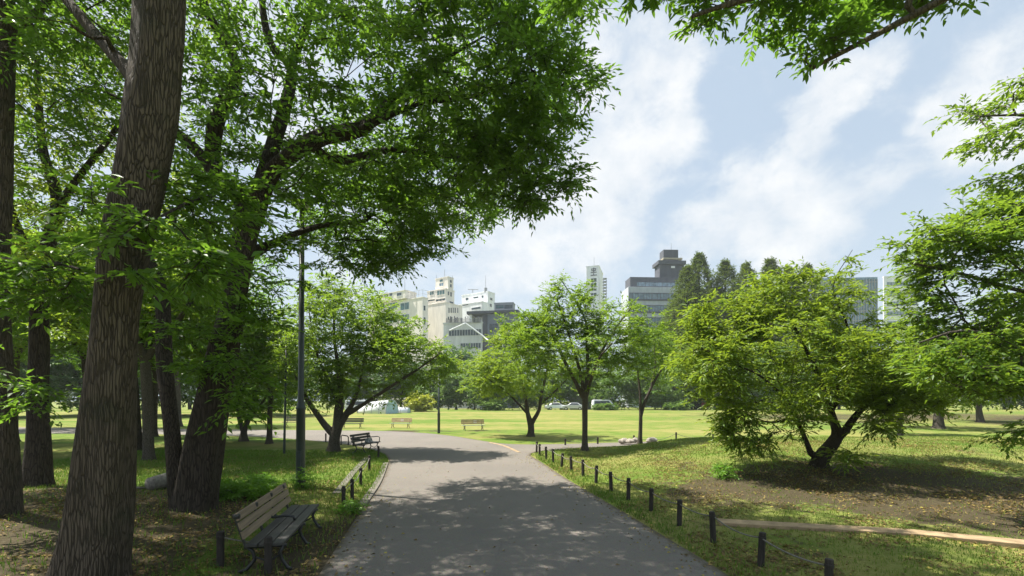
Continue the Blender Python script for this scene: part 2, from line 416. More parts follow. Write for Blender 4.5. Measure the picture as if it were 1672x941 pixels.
def path_material():
    m, n = mat_new('path_asphalt')
    t = n.n('ShaderNodeTexCoord'); v = t.outputs['Object']
    big = n.noise(v, .35, 5, .6); mid = n.noise(v, 3.0, 6, .65); fine = n.noise(v, 55, 3, .7); sp = n.n('ShaderNodeTexVoronoi', ins={'Vector': v, 'Scale': 70}).outputs['Color']
    c = n.ramp(big, [(.3, (.135, .119, .10)), (.7, (.20, .174, .144))])
    c = n.mix(n.math('MULTIPLY', mid, .5), c, (.145, .13, .112))
    c = n.mix(n.ramp(fine, [(.35, .5), (.6, 0.0)]), c, (.14, .13, .12))
    c = n.mix(.16, c, sp, 'OVERLAY')
    stain = n.ramp(n.noise(n.mapping(v, (1, .5, 1)), 1.1, 6, .7), [(.50, 0.0), (.68, .55)])
    c = n.mix(stain, c, (.16, .14, .12))
    wp = n.n('ShaderNodeMix', data_type='VECTOR', ins={0: .3, 4: v, 5: n.n('ShaderNodeTexNoise', ins={'Vector': v, 'Scale': 1.8, 'Detail': 8}).outputs['Color']}).outputs[1]
    crk = n.n('ShaderNodeTexVoronoi', feature='DISTANCE_TO_EDGE', ins={'Vector': wp, 'Scale': .55}).outputs['Distance']
    crk = n.math('MULTIPLY', n.ramp(crk, [(.0, .35), (.007, 0.0)]), n.ramp(n.noise(v, .5, 3), [(.45, 0.0), (.6, 1.0)]))
    c = n.mix(crk, c, (.05, .045, .04))
    grit = n.ramp(n.noise(v, 26, 4, .75), [(.60, 0.0), (.70, .55)]); c = n.mix(grit, c, (.10, .085, .065))
    eg = n.n('ShaderNodeAttribute', attribute_name='edge').outputs['Fac']
    ef = n.math('ADD', eg, n.math('MULTIPLY', n.math('SUBTRACT', n.noise(v, 4.5, 6, .7), .5), 1.5))
    c = n.mix(n.ramp(ef, [(.55, 0.0), (.95, .9)]), c, n.mix(fine, (.045, .036, .02), (.11, .085, .05)))
    pale = n.ramp(n.noise(v, 90, 2, .6), [(.64, 0.0), (.72, .6)]); c = n.mix(pale, c, (.42, .38, .33))
    b = n.n('ShaderNodeBsdfPrincipled', ins={'Base Color': c, 'Roughness': .82, 'Specular IOR Level': .3})
    bn = n.n('ShaderNodeBump', ins={'Strength': .5, 'Distance': .008, 'Height': fine}); n.link(bn.outputs[0], b.inputs['Normal'])
    finish(n, b.outputs[0]); return m
from mathutils.geometry import tessellate_polygon
PN = len(PATH_S); e1_ = np.roll(PATH_S, -1, 0) - np.roll(PATH_S, 1, 0); e1_ /= np.hypot(*e1_.T)[:, None] + 1e-9
nn_ = np.stack([-e1_[:, 1], e1_[:, 0]], 1)
if path_sd(*(PATH_S + nn_ * .05).T).mean() > 0: nn_ = -nn_
INSET = PATH_S + nn_ * .34
ptri = np.array(tessellate_polygon([[Vector((p[0], p[1], 0)) for p in INSET]])) + PN
ring = np.array([(k, (k + 1) % PN, PN + (k + 1) % PN, PN + k) for k in range(PN)])
pv_ = np.c_[np.vstack([PATH_S, INSET]), np.zeros(2 * PN)]
ar = lambda f: sum(pv_[f[k]][0] * pv_[f[(k + 1) % len(f)]][1] - pv_[f[(k + 1) % len(f)]][0] * pv_[f[k]][1] for k in range(len(f)))
ptri = np.array([f if ar(f) > 0 else f[::-1] for f in ptri]); ring = np.array([f if ar(f) > 0 else f[::-1] for f in ring])
pm = raw_mesh('path', pv_, [ptri, ring], path_material())
a = pm.attributes.new('edge', 'FLOAT', 'POINT'); a.data.foreach_set('value', np.r_[np.ones(PN), np.zeros(PN)].astype(np.float32))
setp(link_mesh('path', pm), 'curving asphalt park path with dappled shade', None, None, 'structure')

# ------------------------------------------------------------------ trees
def grow(limbs, attr, step=.3, tip_r=.006, clear=1.2, seed=0, e=2.35, lenw=.12, droop=0.0, grab=.3):
    g = np.random.default_rng(seed)
    cap = 400 + sum(400 for _ in limbs) + int(len(attr) * 30)
    X = np.zeros((cap, 3)); par = np.full(cap, -1); R0 = np.zeros(cap); L = np.zeros(cap); ok = np.zeros(cap, bool); n = 0
    base_z = limbs[0][0][2]; first_end = 0
    for li, lm in enumerate(limbs):
        s = catmull(lm, step)
        if li == 0: p = -1
        else:
            d = np.linalg.norm(X[:n] - s[0, :3], axis=1); p = int(np.argmin(d))
            s = s[1:] if d[p] < .6 else s
        for q in s:
            X[n] = q[:3]; R0[n] = q[3]; par[n] = p
            L[n] = 0 if p < 0 else L[p] + np.linalg.norm(X[n] - X[p])
            ok[n] = (q[2] - base_z) > clear; p = n; n += 1
    nl = n
    attr = np.asarray(attr); tips = []
    if len(attr):
        d0 = np.array([np.min(np.linalg.norm(X[:nl] - a, axis=1)) for a in attr]); attr = attr[np.argsort(d0)]
    for a in attr:
        d = np.linalg.norm(X[:n] - a, axis=1) + lenw * L[:n] + np.where(ok[:n], 0, 50) + np.maximum(0, X[:n, 2] - a[2]) * grab
        i = int(np.argmin(d)); dist = np.linalg.norm(X[i] - a)
        if dist < .05: continue
        pd = X[i] - X[par[i]] if par[i] >= 0 else np.array([0, 0, 1.0]); pd = pd / (np.linalg.norm(pd) + 1e-9)
        c = X[i] + pd * dist * .38 + np.array([0, 0, dist * (.10 - droop)]) + g.normal(size=3) * dist * .05
        m = max(2, int(dist / step)); p = i
        if n + m + 2 > cap: break
        for u in (np.arange(m) + 1) / m:
            q = (1 - u) ** 2 * X[i] + 2 * u * (1 - u) * c + u * u * a
            if u < 1: q = q + g.normal(size=3) * step * .06
            X[n] = q; par[n] = p; L[n] = L[p] + np.linalg.norm(X[n] - X[p]); ok[n] = True; p = n; n += 1
        tips.append(p)
    acc = np.zeros(n); hasc = np.zeros(n, bool)
    rad = np.zeros(n)
    for i in range(n - 1, -1, -1):
        rad[i] = max(acc[i] ** (1 / e) if hasc[i] else tip_r, tip_r)
        if par[i] >= 0: acc[par[i]] += rad[i] ** e; hasc[par[i]] = True
    for i in range(n):
        if i < nl: rad[i] = R0[i]
        elif par[i] >= 0: rad[i] = min(rad[i], rad[par[i]] * .92)
    return X[:n], par[:n], rad, np.array(tips, int), nl

def skeleton_mesh(X, par, rad, nl, lump, flare, seed):
    n = len(X); best = np.full(n, -1)
    for i in range(n):
        p = par[i]
        if p >= 0 and (best[p] < 0 or rad[i] > rad[best[p]]): best[p] = i
    V = []; Q = []; off = 0
    starts = [i for i in range(n) if par[i] < 0 or best[par[i]] != i]
    for s in starts:
        ch = []
        if par[s] >= 0: ch.append(par[s])
        i = s
        while i >= 0: ch.append(i); i = best[i]
        if len(ch) < 2: continue
        ch = np.array(ch); r = rad[ch].copy()
        if par[s] >= 0: r[0] = min(r[0], r[1] * 1.25)
        mx = r.max(); sides = 40 if (mx > .3) else 20 if mx > .12 else 8 if mx > .035 else 5 if mx > .015 else 3
        v, q, _ = tube_arrays(X[ch], r, sides, lump if mx > .06 else 0, flare if par[s] < 0 else None, seed + int(s))
        V.append(v); Q.append(q + off); off += len(v)
    return np.concatenate(V), np.concatenate(Q)

T4 = np.array([(0, 0, 0), (.42, .5, .10), (1, 0, -.06), (.42, -.5, .10)]); F4 = np.array([(0, 2, 1), (0, 3, 2)])
T8 = np.array([(0, 0, 0), (.3, .44, .10), (.68, .36, .07), (1, 0, -.12), (.68, -.36, .07), (.3, -.44, .10), (.3, 0, 0), (.68, 0, -.03)])
F8 = np.array([(0, 6, 1), (6, 2, 1), (6, 7, 2), (7, 3, 2), (0, 5, 6), (6, 5, 4), (6, 4, 7), (7, 4, 3)])

def leaves(tips, dirs, g, twigs, tlen, per, L, W, droop=.25, flat=.7, hi=False, spread=1.0):
    """leaf sprays at branch tips: twigs with alternate leaves. Returns verts, faces, rnd, twig segments"""
    n = len(tips)
    d = dirs / (np.linalg.norm(dirs, axis=1)[:, None] + 1e-9)
    B = np.repeat(tips, twigs, 0); D = np.repeat(d, twigs, 0); N = len(B)
    rv = g.normal(size=(N, 3)); rv[:, 2] *= (1 - flat)
    T = D * .55 + rv * spread * .75; T[:, 2] -= droop * .5; T /= np.linalg.norm(T, axis=1)[:, None]
    ln = tlen * g.uniform(.55, 1.25, N)
    B = B - D * (g.uniform(0, .5, N) * tlen)[:, None]
    clump = np.repeat(g.uniform(0, 1, n), twigs)
    tt = np.linspace(.12, 1, per)
    Tn = np.repeat(T, per, 0); ts = np.tile(tt, N); lnr = np.repeat(ln, per); M = N * per
    base = np.repeat(B, per, 0) + Tn * (ts * lnr)[:, None]; base[:, 2] -= droop * .55 * (ts ** 2) * lnr
    base += g.normal(size=(M, 3)) * tlen * .025
    side = np.tile(np.where(np.arange(per) % 2 == 0, 1.0, -1.0), N)
    S = np.cross(Tn, [0, 0, 1.0]); S /= np.linalg.norm(S, axis=1)[:, None] + 1e-6
    fw = .45 + .55 * ts
    A = Tn * fw[:, None] + S * (side * (1.05 - .6 * ts))[:, None] + g.normal(size=(M, 3)) * .28; A[:, 2] -= droop * g.uniform(.3, 1.5, M)
    A /= np.linalg.norm(A, axis=1)[:, None]
    up = np.zeros((M, 3)); up[:, 2] = 1; up += g.normal(size=(M, 3)) * .45
    Nn = up - A * (up * A).sum(1)[:, None]; Nn /= np.linalg.norm(Nn, axis=1)[:, None] + 1e-6
    Sd = np.cross(Nn, A)
    sz = g.uniform(.65, 1.2, M)
    Tm, Fm = (T8, F8) if hi else (T4, F4)
    k = len(Tm)
    v = base[:, None, :] + (sz * L)[:, None, None] * Tm[None, :, 0, None] * A[:, None, :] \
        + (sz * W)[:, None, None] * Tm[None, :, 1, None] * Sd[:, None, :] + (sz * L)[:, None, None] * Tm[None, :, 2, None] * Nn[:, None, :]
    f = (np.arange(M)[:, None, None] * k + Fm[None]).reshape(-1, 3)
    r = np.clip(.55 * np.repeat(clump, per) + .45 * g.uniform(0, 1, M), 0, 1)
    ends = B + T * ln[:, None]; ends[:, 2] -= droop * .55 * ln
    return v.reshape(-1, 3), f, np.repeat(r, len(Fm)), (B, ends)

def twig_mesh(B, E, r):
    n = len(B); t = E - B; t /= np.linalg.norm(t, axis=1)[:, None] + 1e-9
    u = np.cross(t, [0.3, .2, 1.0]); u /= np.linalg.norm(u, axis=1)[:, None] + 1e-9; w_ = np.cross(t, u)
    vs = []
    for base, rr in ((B, r), (E, r * .45)):
        for k in range(3):
            a = k * 2.0944; vs.append(base + rr * (math.cos(a) * u + math.sin(a) * w_))
    v = np.stack(vs, 1).reshape(-1, 3); o = np.arange(n)[:, None] * 6
    q = np.concatenate([o + np.array([[k, (k + 1) % 3, 3 + (k + 1) % 3, 3 + k]]) for k in range(3)])
    return v, q

def sample_env(ells, g, gap_seed, gap_freq=.6, gap=.2, shell=.33, clip=None):
    out = []
    sn = SineNoise(gap_seed, gap_freq)
    for (c, r, n) in ells:
        k = 0; got = []
        while len(got) < n and k < 60:
            k += 1
            u = g.normal(size=(n, 3)); u /= np.linalg.norm(u, axis=1)[:, None]
            q = np.asarray(c) + u * (g.uniform(0, 1, n) ** shell * np.where(g.uniform(0, 1, n) < .10, g.uniform(1.0, 1.28, n), 1.0))[:, None] * np.asarray(r)
            keep = sn(q) > (gap * 2 - 1.0)
            if clip is not None: keep &= clip(q)
            got += list(q[keep])
        out += got[:n]
    return np.array(out)

def E(px, py, Y, rx, ry, rY, n):
    return (P(px, py, Y), (rx / F * Y, rY, ry / F * Y), n)

def limb(*pts):
    """(px, py, Y, width in photo pixels) -> x, y, z, radius"""
    return [np.r_[P(px, py, Y), wd * LW / 2 / F * Y / math.sqrt(1 + ((px - HX) / F) ** 2)] for (px, py, Y, wd) in pts]
LW = 1.0

NLEAF = [0]
def tree(name, label, cat, group, limbs, ells, leafm, barkm, L=.13, W=.055, twigs=5, tlen=.5, per=9, step=.3, seed=1, droop=.18, flat=.82, hi=False,
         gap=.22, gapf=.6, clear=1.2, twig_r=.0, lump=.10, flare=(.22, .45, 5), clip=None, root=None, extra=None, tip_r=.006, shell=.33, lenw=.12, grab=.3, spread=1.0):
    g = np.random.default_rng(seed)
    at = sample_env(ells, g, seed + 70, gapf, gap, shell, clip)
    X, par, rad, tips, nl = grow(limbs, at, step, tip_r, clear, seed, lenw=lenw, grab=grab)
    b = np.array(limbs[0][0][:3], float); rt = empty(name, b, label, cat, group)
    V, Q = skeleton_mesh(X, par, rad, nl, lump, flare, seed)
    tp = X[tips]; dr = X[tips] - X[par[tips]]
    lv, lf, lr, (B, En) = leaves(tp, dr, g, twigs, tlen, per, L, W, droop, flat, hi, spread)
    if twig_r > 0:
        tv, tq = twig_mesh(B, En, twig_r); Q = np.concatenate([Q, tq + len(V)]); V = np.concatenate([V, tv])
    link_mesh('trunk', raw_mesh('trunk', V - b, [Q], barkm, smooth=True), rt)
    link_mesh('crown', raw_mesh('crown', lv - b, [lf], leafm, rnd=lr), rt)
    NLEAF[0] += len(lf) // (8 if hi else 2)
    return rt

def copy_tree(o, parent=None):
    c = o.copy(); col.objects.link(c)
    if parent is not None: c.parent = parent
    for ch in [q for q in bpy.data.objects if q.parent == o]: copy_tree(ch, c)
    return c

# --- the grove
yf = 5.9
tree('broadleaf_tree', 'tall tree with thick ridged grey brown trunk, standing closest to the camera', 'tree', 'trees of the shady grove',
     [limb((143, 985, yf, 160), (147, 930, yf, 128), (159, 850, yf, 108), (172, 700, yf, 93), (190, 520, yf, 84), (207, 400, yf, 88), (228, 300, yf, 90), (246, 190, yf, 95), (254, 100, yf, 84), (260, 0, yf, 82), (262, -200, yf, 72), (250, -480, 6, 50), (240, -800, 6.2, 26)),
      limb((232, 150, 6.0, 34), (205, 112, 6.2, 28), (160, 60, 6.6, 24), (110, 0, 7, 21), (40, -90, 7.4, 17)),
      limb((262, -200, yf, 45), (330, -380, 6.4, 30), (420, -520, 7, 20)),
      limb((256, -330, yf, 40), (150, -500, 6.5, 26), (60, -600, 7.5, 18)),
      limb((200, 60, 6.2, 12), (150, 62, 6.0, 8), (115, 40, 5.8, 6))],
     [E(250, -420, 6.4, 420, 260, 3.4, 110), E(60, -80, 7.2, 160, 150, 1.8, 60), E(500, -420, 7.2, 380, 170, 3.0, 45)],
     LEAF_DEEP, BARK_FRONT, L=.15, W=.06, twigs=5, tlen=.6, per=7, seed=21, twig_r=.004, lump=.10, flare=(.06, .35, 5), gap=.2)

yb = 9.5; LW = .88
big = tree('broadleaf_tree', 'massive dark multi stemmed tree spreading its canopy over the path', 'tree', 'trees of the shady grove',
     [limb((318, 852, yb, 112), (322, 825, yb, 86), (335, 740, yb, 70), (352, 640, yb, 62), (372, 540, yb, 52), (390, 450, yb, 47), (402, 380, yb, 46), (418, 330, 9.4, 46), (440, 285, 9.2, 36), (478, 250, 9.0, 30), (530, 222, 9.2, 27), (592, 212, 9.4, 24), (640, 165, 9.4, 19), (705, 110, 9.2, 9), (790, 60, 9.0, 3)),
      limb((300, 845, yb, 50), (288, 770, yb, 36), (280, 680, 9.7, 31), (268, 590, 9.9, 32), (262, 480, 10.2, 26), (225, 380, 10.6, 18), (200, 250, 11, 12)),
      limb((408, 375, yb, 50), (400, 330, 9.6, 40), (352, 285, 9.7, 30), (353, 205, 9.7, 30), (388, 110, 9.8, 24), (362, 60, 9.9, 20), (325, -20, 10, 18), (300, -200, 10.2, 12)),
      limb((352, 285, 9.7, 26), (312, 235, 9.9, 24), (250, 190, 10.2, 18), (170, 150, 10.6, 10)),
      limb((415, 345, yb, 40), (432, 280, 9.6, 34), (462, 190, 9.8, 24), (476, 110, 10, 20), (450, 85, 10, 16), (430, 20, 10.2, 14), (420, -160, 10.4, 9)),
      limb((476, 110, 10, 14), (505, 30, 9.6, 14), (540, -100, 9.2, 11), (600, -260, 9, 8)),
      limb((500, 240, 9.1, 16), (560, 262, 9.6, 14), (640, 245, 10, 10), (760, 260, 10.2, 6), (860, 285, 9.8, 4)),
      limb((592, 212, 9.4, 12), (680, 170, 9.2, 10), (760, 160, 9, 8), (860, 130, 8.8, 5)),
      limb((402, 420, yb, 26), (440, 400, 10.2, 16), (520, 370, 11.4, 9), (600, 360, 12, 5)),
      limb((355, 300, 9.6, 18), (345, 320, 8.0, 12), (310, 330, 6.4, 8), (250, 360, 5.3, 5))],
     [E(640, 150, 9.4, 330, 210, 2.8, 400), E(810, 110, 8.8, 165, 150, 2.2, 230), E(850, 265, 9.5, 85, 70, 1.4, 80), E(720, 300, 12.3, 130, 70, 2.4, 200), E(930, 292, 9.5, 28, 14, .4, 9), E(868, 342, 9.5, 20, 22, .4, 8),
      E(600, 350, 13.4, 110, 66, 2.4, 190), E(610, 418, 12.4, 60, 28, 1.0, 50), E(690, 392, 12.0, 50, 24, 1.0, 30), E(455, 320, 10.4, 150, 150, 1.6, 80), E(560, -220, 9.6, 480, 260, 3.4, 230), E(230, 180, 10.6, 220, 260, 2.0, 130),
      E(250, 400, 5.3, 120, 105, .5, 24), E(340, 330, 6.8, 90, 70, .8, 34), E(390, 640, 8.6, 30, 60, .5, 13), E(330, 560, 8.8, 50, 60, .5, 18), E(420, 520, 9.3, 30, 60, .6, 16)],
     LEAF_DEEP, BARK_DARK, L=.145, W=.058, twigs=6, tlen=.5, per=8, seed=33, twig_r=.004, gap=.40, gapf=4.2, lump=.14, flare=(.18, .5, 5), droop=.16, flat=.86)

LW = 1.0
tree('broadleaf_tree', 'tree cut by the picture edge, its brown trunk beyond the thick ridged one', 'tree', 'trees of the shady grove',
     [limb((0, 862, 8.6, 100), (2, 830, 8.6, 72), (4, 700, 8.6, 52), (-6, 560, 8.6, 50), (-2, 300, 8.6, 48), (4, 0, 8.6, 42), (0, -300, 8.6, 30), (10, -600, 8.8, 16)),
      limb((-2, 420, 8.6, 20), (40, 440, 7.6, 14), (90, 430, 6.8, 9), (130, 440, 6.2, 5)),
      limb((0, 60, 8.6, 26), (60, 20, 8.8, 16), (120, -60, 9, 10))],
     [E(60, -180, 8.8, 330, 240, 2.6, 220), E(70, 450, 6.6, 90, 55, .9, 40), E(20, 640, 7.6, 40, 40, .5, 14), E(90, 120, 9.2, 130, 130, 1.4, 60)],
     LEAF_DEEP, BARK_FRONT, L=.15, W=.062, twigs=5, tlen=.6, per=7, seed=45, twig_r=.004, gap=.2)

yd = 12.2
tree('broadleaf_tree', 'dark straight trunked tree in the shade left of the thick ridged trunk', 'tree', 'trees of the shady grove',
     [limb((58, 806, yd, 78), (60, 785, yd, 54), (62, 700, yd, 42), (62, 600, yd, 38), (64, 500, yd, 34), (80, 400, yd, 26), (95, 330, yd, 22), (70, 240, yd, 16), (60, 100, yd, 9)),
      limb((70, 460, yd, 22), (40, 400, yd, 18), (0, 300, yd, 12), (-60, 200, yd, 8)),
      limb((90, 350, yd, 18), (120, 300, 12, 14), (190, 210, 12, 10), (240, 120, 12, 6))],
     [E(90, 250, 12.2, 190, 240, 2.6, 320), E(90, 480, 11.8, 170, 70, 2.0, 70), E(100, -60, 12.4, 260, 180, 2.4, 150)],
     LEAF_BRIGHT, BARK_DARK, L=.16, W=.065, twigs=5, tlen=.65, per=7, seed=52, gap=.24, gapf=.8)

# trees further inside the grove: one grown kind, copied
def small_tree(name, label, group, px, py, h, cw, leafm, seed, L=.2, W=.085, n=330, bark=BARK_DARK, fork=.35, tw=None, cat='tree', low=.34, twigs=5, per=9, tlen=.7, gap=.24, base=None, forks=4, droop=.18):
    """a whole tree at a ground point: h metres tall, crown cw metres wide, forking at fork*h"""
    g = np.random.default_rng(seed); b = G(px, py) if base is None else np.array(base, float); r = tw or h * .02
    t = [np.r_[b + [0, 0, -.12], r * 1.5], np.r_[b + [0, 0, .25], r * 1.05], np.r_[b + [g.normal() * .1, 0, h * fork * .6], r * .9], np.r_[b + [g.normal() * .15, 0, h * fork], r * .8]]
    top = t[-1]; lm = [t]
    for k in range(forks):
        an = k * 2 * math.pi / forks + g.uniform(-.4, .4); ra = cw * .5 * g.uniform(.35, .8); tz = h * g.uniform(.7, .95)
        e_ = b + [ra * math.cos(an), ra * math.sin(an), tz]; m_ = (top[:3] * .5 + e_ * .5) + [ra * .18 * math.cos(an), ra * .18 * math.sin(an), -.03 * h]
        lm.append([np.r_[top[:3], r * .62], np.r_[m_, r * .4], np.r_[e_, r * .12]])
    cz = h * (low + 1) / 2
    el = [(b + [0, 0, cz], (cw / 2, cw / 2, h * (1 - low) / 2), int(n * .55))]
    for k in range(5):
        an = g.uniform(0, 6.28); ra = cw * .28
        el.append((b + [ra * math.cos(an), ra * math.sin(an), cz + g.uniform(-.22, .3) * h * (1 - low)], (cw * .26, cw * .26, h * .13), int(n * .09)))
    return tree(name, label, cat, group, lm, el, leafm, bark, L=L, W=W, twigs=twigs, tlen=tlen, per=per, step=.45, seed=seed, gap=gap, gapf=4.5 / cw, clear=h * fork * .7, lump=.06, tip_r=.012, droop=droop)

gA = small_tree('broadleaf_tree', 'slim grey trunk of a grove tree seen right of the thick ridged trunk', 'trees deep in the grove', 243, 752, 9.5, 6.5, LEAF_MID, 61, n=420, bark=BARK_GREY, fork=.42, tw=.2)
gB = small_tree('broadleaf_tree', 'leaning grove tree just behind the slim grey trunk', 'trees deep in the grove', 224, 738, 10.5, 8, LEAF_DEEP, 62, n=420, fork=.36, tw=.2)
def put(src, label, group, px, py, s, rz, base=None):
    c = copy_tree(src); b = G(px, py) if base is None else np.array(base)
    c.location = Vector(b.tolist()); c.scale = (s, s, s); c.rotation_euler = (0, 0, rz)
    c['label'] = label; c['group'] = group
    return c
put(gB, 'broad leafy tree filling the gap behind the dark straight trunk', 'trees deep in the grove', 150, 735, 1.1, 1.3)
put(gA, 'leafy tree at the grove edge just past the picture side', 'trees deep in the grove', -60, 745, 1.15, 2.2)
put(gB, 'tall leafy tree rising behind the massive multi stemmed tree', 'trees deep in the grove', 335, 728, 1.05, 3.6)
put(gA, 'leafy tree between the massive trunk and the tall lamp post', 'trees deep in the grove', 440, 724, .72, 4.4)
put(gB, 'distant grove tree across the path behind the dark straight trunk', 'trees deep in the grove', 60, 700, 1.35, 5.1)
put(gA, 'bushy grove tree between the dark straight trunk and the picture edge', 'trees deep in the grove', 20, 722, 1.2, 3.1)
put(gB, 'low crowned grove tree behind the slim grey trunk', 'trees deep in the grove', 250, 714, 1.05, 4.7)
put(gA, 'distant grove tree across the path behind the massive trunk', 'trees deep in the grove', 290, 697, 1.5, .7)

# V-trunk young tree
yv = F * HC / (722 - HY)
tree('young_tree', 'small V trunked tree on the shaded grass beyond the lamp post', 'tree', None,
     [limb((398, 724, yv, 22), (398, 710, yv, 13), (400, 698, yv, 11), (408, 680, yv, 9), (414, 655, yv, 7), (430, 600, yv, 4)),
      limb((398, 704, yv, 10), (391, 684, yv, 8), (387, 655, yv, 6), (370, 600, yv, 4)),
      limb((404, 690, yv, 6), (418, 672, yv, 5), (440, 640, yv, 3))],
     [E(405, 600, yv, 85, 75, 2.6, 240), E(400, 660, yv, 70, 22, 2, 50)], LEAF_DEEP, BARK_GREY, L=.2, W=.085, twigs=5, tlen=.6, per=9, seed=71, clear=.9, flare=(.1, .3, 4))

LW = .70
# cherry tree beside the path
yc = F * HC / (737 - HY)
tree('cherry_tree', 'spreading low forked tree beside the dark iron bench at the path bend', 'tree', None,
     [limb((545, 741, yc, 44), (546, 728, yc, 29), (548, 712, yc, 26), (552, 695, yc, 24), (553, 670, yc, 20), (556, 640, yc, 15), (552, 600, yc, 10), (545, 540, yc, 7), (550, 480, yc, 4)),
      limb((546, 712, yc, 20), (530, 694, yc, 15), (515, 672, yc, 13), (500, 650, 21, 11), (485, 620, 20.5, 7)),
      limb((551, 698, yc, 20), (566, 675, yc, 16), (580, 650, yc, 9), (590, 615, yc, 6), (600, 560, yc, 4)),
      limb((566, 677, yc, 14), (600, 656, 20.8, 9), (640, 630, 20.4, 7), (680, 605, 20, 5), (715, 580, 19.6, 3)),
      limb((553, 660, yc, 12), (535, 620, yc, 8), (515, 570, yc, 5), (505, 510, yc, 3))],
     [E(560, 545, yc, 105, 90, 2.8, 300), E(668, 588, 20.6, 75, 44, 2.0, 190), E(515, 600, yc, 60, 70, 2.2, 150), E(605, 545, yc, 60, 40, 2, 100), E(530, 478, yc, 40, 30, 1.2, 40), E(650, 530, 20.6, 40, 24, 1.2, 22), E(600, 640, yc, 80, 22, 2, 40)],
     LEAF_MID, BARK_GREY, L=.17, W=.07, twigs=5, tlen=.55, per=9, seed=81, gap=.28, gapf=1.6, flare=(.2, .3, 4))

LW = .76
# middle trees on the lawn and bank
b1 = G(955, 736); y1 = b1[1]
tree('cherry_tree', 'upright single trunked green tree on the bank beside the rope posts', 'tree', None,
     [limb((955, 740, y1, 26), (955, 728, y1, 14), (955, 690, y1, 13), (955, 660, y1, 13), (957, 640, y1, 12), (960, 600, y1, 7), (958, 560, y1, 5), (955, 520, y1, 4), (915, 455, y1, 1.5)),
      limb((955, 655, y1, 11), (940, 625, y1, 8), (922, 590, y1, 6), (900, 545, y1, 4), (860, 510, y1, 2)),
      limb((956, 650, y1, 11), (968, 610, y1, 7), (985, 570, y1, 5), (1010, 530, y1, 4), (1040, 490, y1, 2)),
      limb((956, 652, y1, 9), (945, 600, y1, 7), (930, 550, y1, 5), (910, 490, y1, 3)),
      limb((958, 640, y1, 8), (975, 590, 19.8, 5), (1000, 560, 19, 3))],
     [E(938, 575, y1, 128, 62, 2.8, 370), E(932, 510, y1, 70, 45, 1.4, 105), E(1018, 548, y1, 70, 56, 1.8, 140), E(912, 465, y1, 10, 26, .4, 12), E(866, 548, y1, 60, 44, 1.5, 95), E(960, 480, y1, 20, 20, .5, 12)],
     LEAF_MID, BARK_GREY, L=.16, W=.062, twigs=5, tlen=.5, per=9, seed=91, gap=.30, gapf=2.0, droop=.02, flare=(.15, .25, 4))
LW = .6
b2 = G(866, 713); y2 = b2[1]
tree('cherry_tree', 'smaller low forked tree on the lawn behind the path junction', 'tree', None,
     [limb((866, 716, y2, 26), (867, 706, y2, 17), (867, 694, y2, 16), (862, 676, y2, 11), (858, 650, y2, 8), (852, 620, y2, 6), (840, 580, y2, 3)),
      limb((867, 693, y2, 13), (880, 670, y2, 10), (884, 645, y2, 8), (892, 610, y2, 5), (900, 570, y2, 3)),
      limb((862, 677, y2, 7), (842, 655, y2, 5), (820, 635, y2, 4), (790, 615, y2, 2)),
      limb((882, 660, y2, 6), (900, 645, y2, 5), (925, 620, y2, 3))],
     [E(850, 608, y2, 95, 48, 3.6, 250), E(790, 612, y2, 50, 32, 2.4, 80), E(840, 560, y2, 40, 30, 2, 80)],
     LEAF_BRIGHT, BARK_GREY, L=.2, W=.085, twigs=5, tlen=.65, per=9, seed=95, gap=.28, gapf=1.3, clear=1.3, flare=(.15, .25, 4))
LW = .76
b3 = G(1045, 723); y3 = 24.0
tree('young_tree', 'slender twin stemmed tree with thin airy crown between two piles of stones', 'tree', None,
     [limb((1044, 730, y3, 18), (1045, 716, y3, 10), (1046, 690, y3, 8), (1046, 670, y3, 7), (1045, 640, y3, 5), (1040, 600, y3, 4), (1030, 550, y3, 2)),
      limb((1046, 676, y3, 8), (1058, 645, y3, 6), (1075, 612, y3, 5), (1095, 580, y3, 3.4), (1115, 560, y3, 2)),
      limb((1062, 632, y3, 4), (1070, 600, y3, 3), (1068, 560, y3, 2))],
     [E(1050, 575, y3, 68, 55, 2.2, 110), E(1080, 600, y3, 45, 40, 2, 50)],
     LEAF_MID, BARK_GREY, L=.17, W=.07, twigs=4, tlen=.55, per=8, seed=97, gap=.35, gapf=1.0, flare=(.12, .25, 4))

LW = .74
